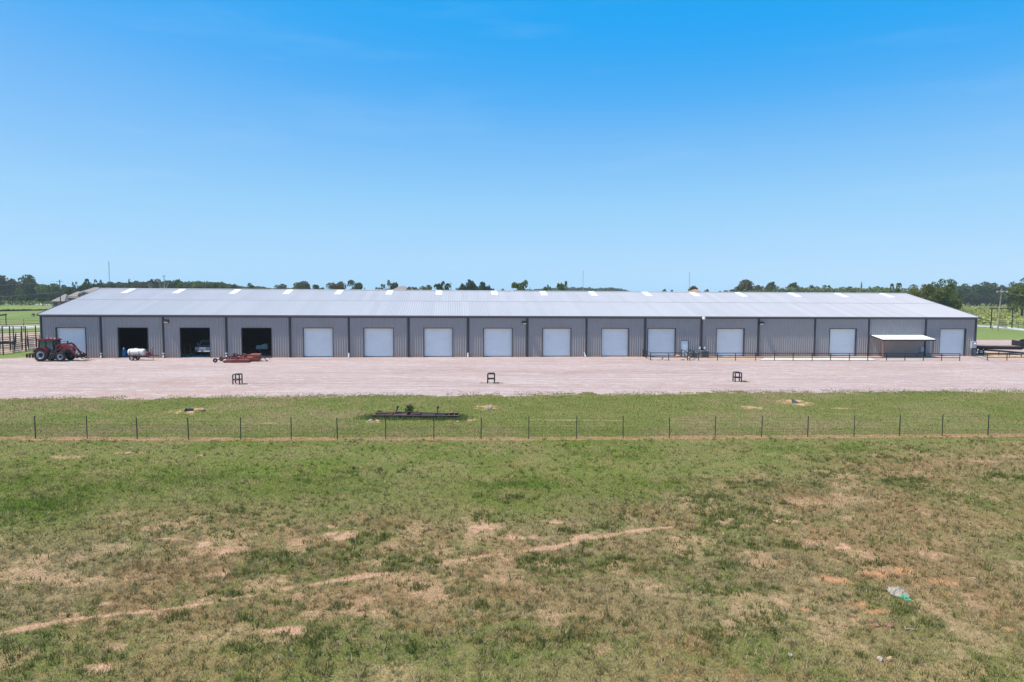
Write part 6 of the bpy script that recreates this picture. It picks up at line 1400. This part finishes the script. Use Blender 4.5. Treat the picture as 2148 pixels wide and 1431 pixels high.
# cow on the left pasture: one skinned body
def cow(lab, px, py, rz, k=1.0):
    p = at(px, py); V_ = [(0, 0, 1.05), (.55, 0, 1.08), (.8, 0, 1.15), (1.02, 0, 1.22), (1.25, 0, 1.10), (-.55, 0, 1.10), (-.72, 0, 1.12), (-.8, 0, .75),
        (.55, .2, .85), (.57, .2, .45), (.55, .2, .04), (.55, -.2, .85), (.50, -.2, .45), (.52, -.2, .04), (-.58, .2, .85), (-.66, .2, .48), (-.60, .2, .04), (-.58, -.2, .85), (-.68, -.2, .48), (-.64, -.2, .04), (1.0, .17, 1.32), (1.0, -.17, 1.32)]
    E_ = [(0, 1), (1, 2), (2, 3), (3, 4), (0, 5), (5, 6), (6, 7), (1, 8), (8, 9), (9, 10), (1, 11), (11, 12), (12, 13), (5, 14), (14, 15), (15, 16), (5, 17), (17, 18), (18, 19), (3, 20), (3, 21)]
    R_ = [.34, .33, .22, .15, .09, .31, .12, .03, .15, .075, .06, .15, .075, .06, .17, .075, .06, .17, .075, .06, .03, .03]
    me = bpy.data.meshes.new('body'); me.from_pydata([(a * k, b_ * k, c * k) for a, b_, c in V_], E_, []); o = bpy.data.objects.new('cow', me); COL.objects.link(o)
    m = o.modifiers.new('s', 'SKIN'); me.skin_vertices[0].data[0].use_root = True
    for i, r in enumerate(R_): me.skin_vertices[0].data[i].radius = (r * k, r * k)
    o.modifiers.new('u', 'SUBSURF').render_levels = 2
    o.location = (p.x, p.y, -.06); o.rotation_euler[2] = rz; me.materials.append(m_cow); tag(o, lab, 'cow'); return o
m_cow = mat('black_white_hide', (.02, .018, .017), rough=.7, var=.1, dirt=(.75, .73, .70), dirt_scale=1.1, dirt_amt=1.0)
cow('black and white cow grazing on the left pasture near the roof corner', 70, 664.5, 2.6, .85)
# ------------------------------------------------------------------ air
hz = MB().box((-1900, -60, -1.1), (1900, 1750, 75)).build('haze', (lambda: None)() or bpy.data.materials.new('haze_air'))
hm = hz.data.materials[0]; hm.use_nodes = True; N, L = hm.node_tree.nodes, hm.node_tree.links
for n_ in list(N):
    if n_.type == 'BSDF_PRINCIPLED': N.remove(n_)
pv = N.new('ShaderNodeVolumePrincipled'); pv.inputs['Color'].default_value = (.80, .88, 1, 1); pv.inputs['Density'].default_value = .00013
L.new(pv.outputs[0], N['Material Output'].inputs['Volume'])
hz['kind'] = 'stuff'; hz['label'] = 'thin pale summer haze over the fields'; hz['category'] = 'haze'
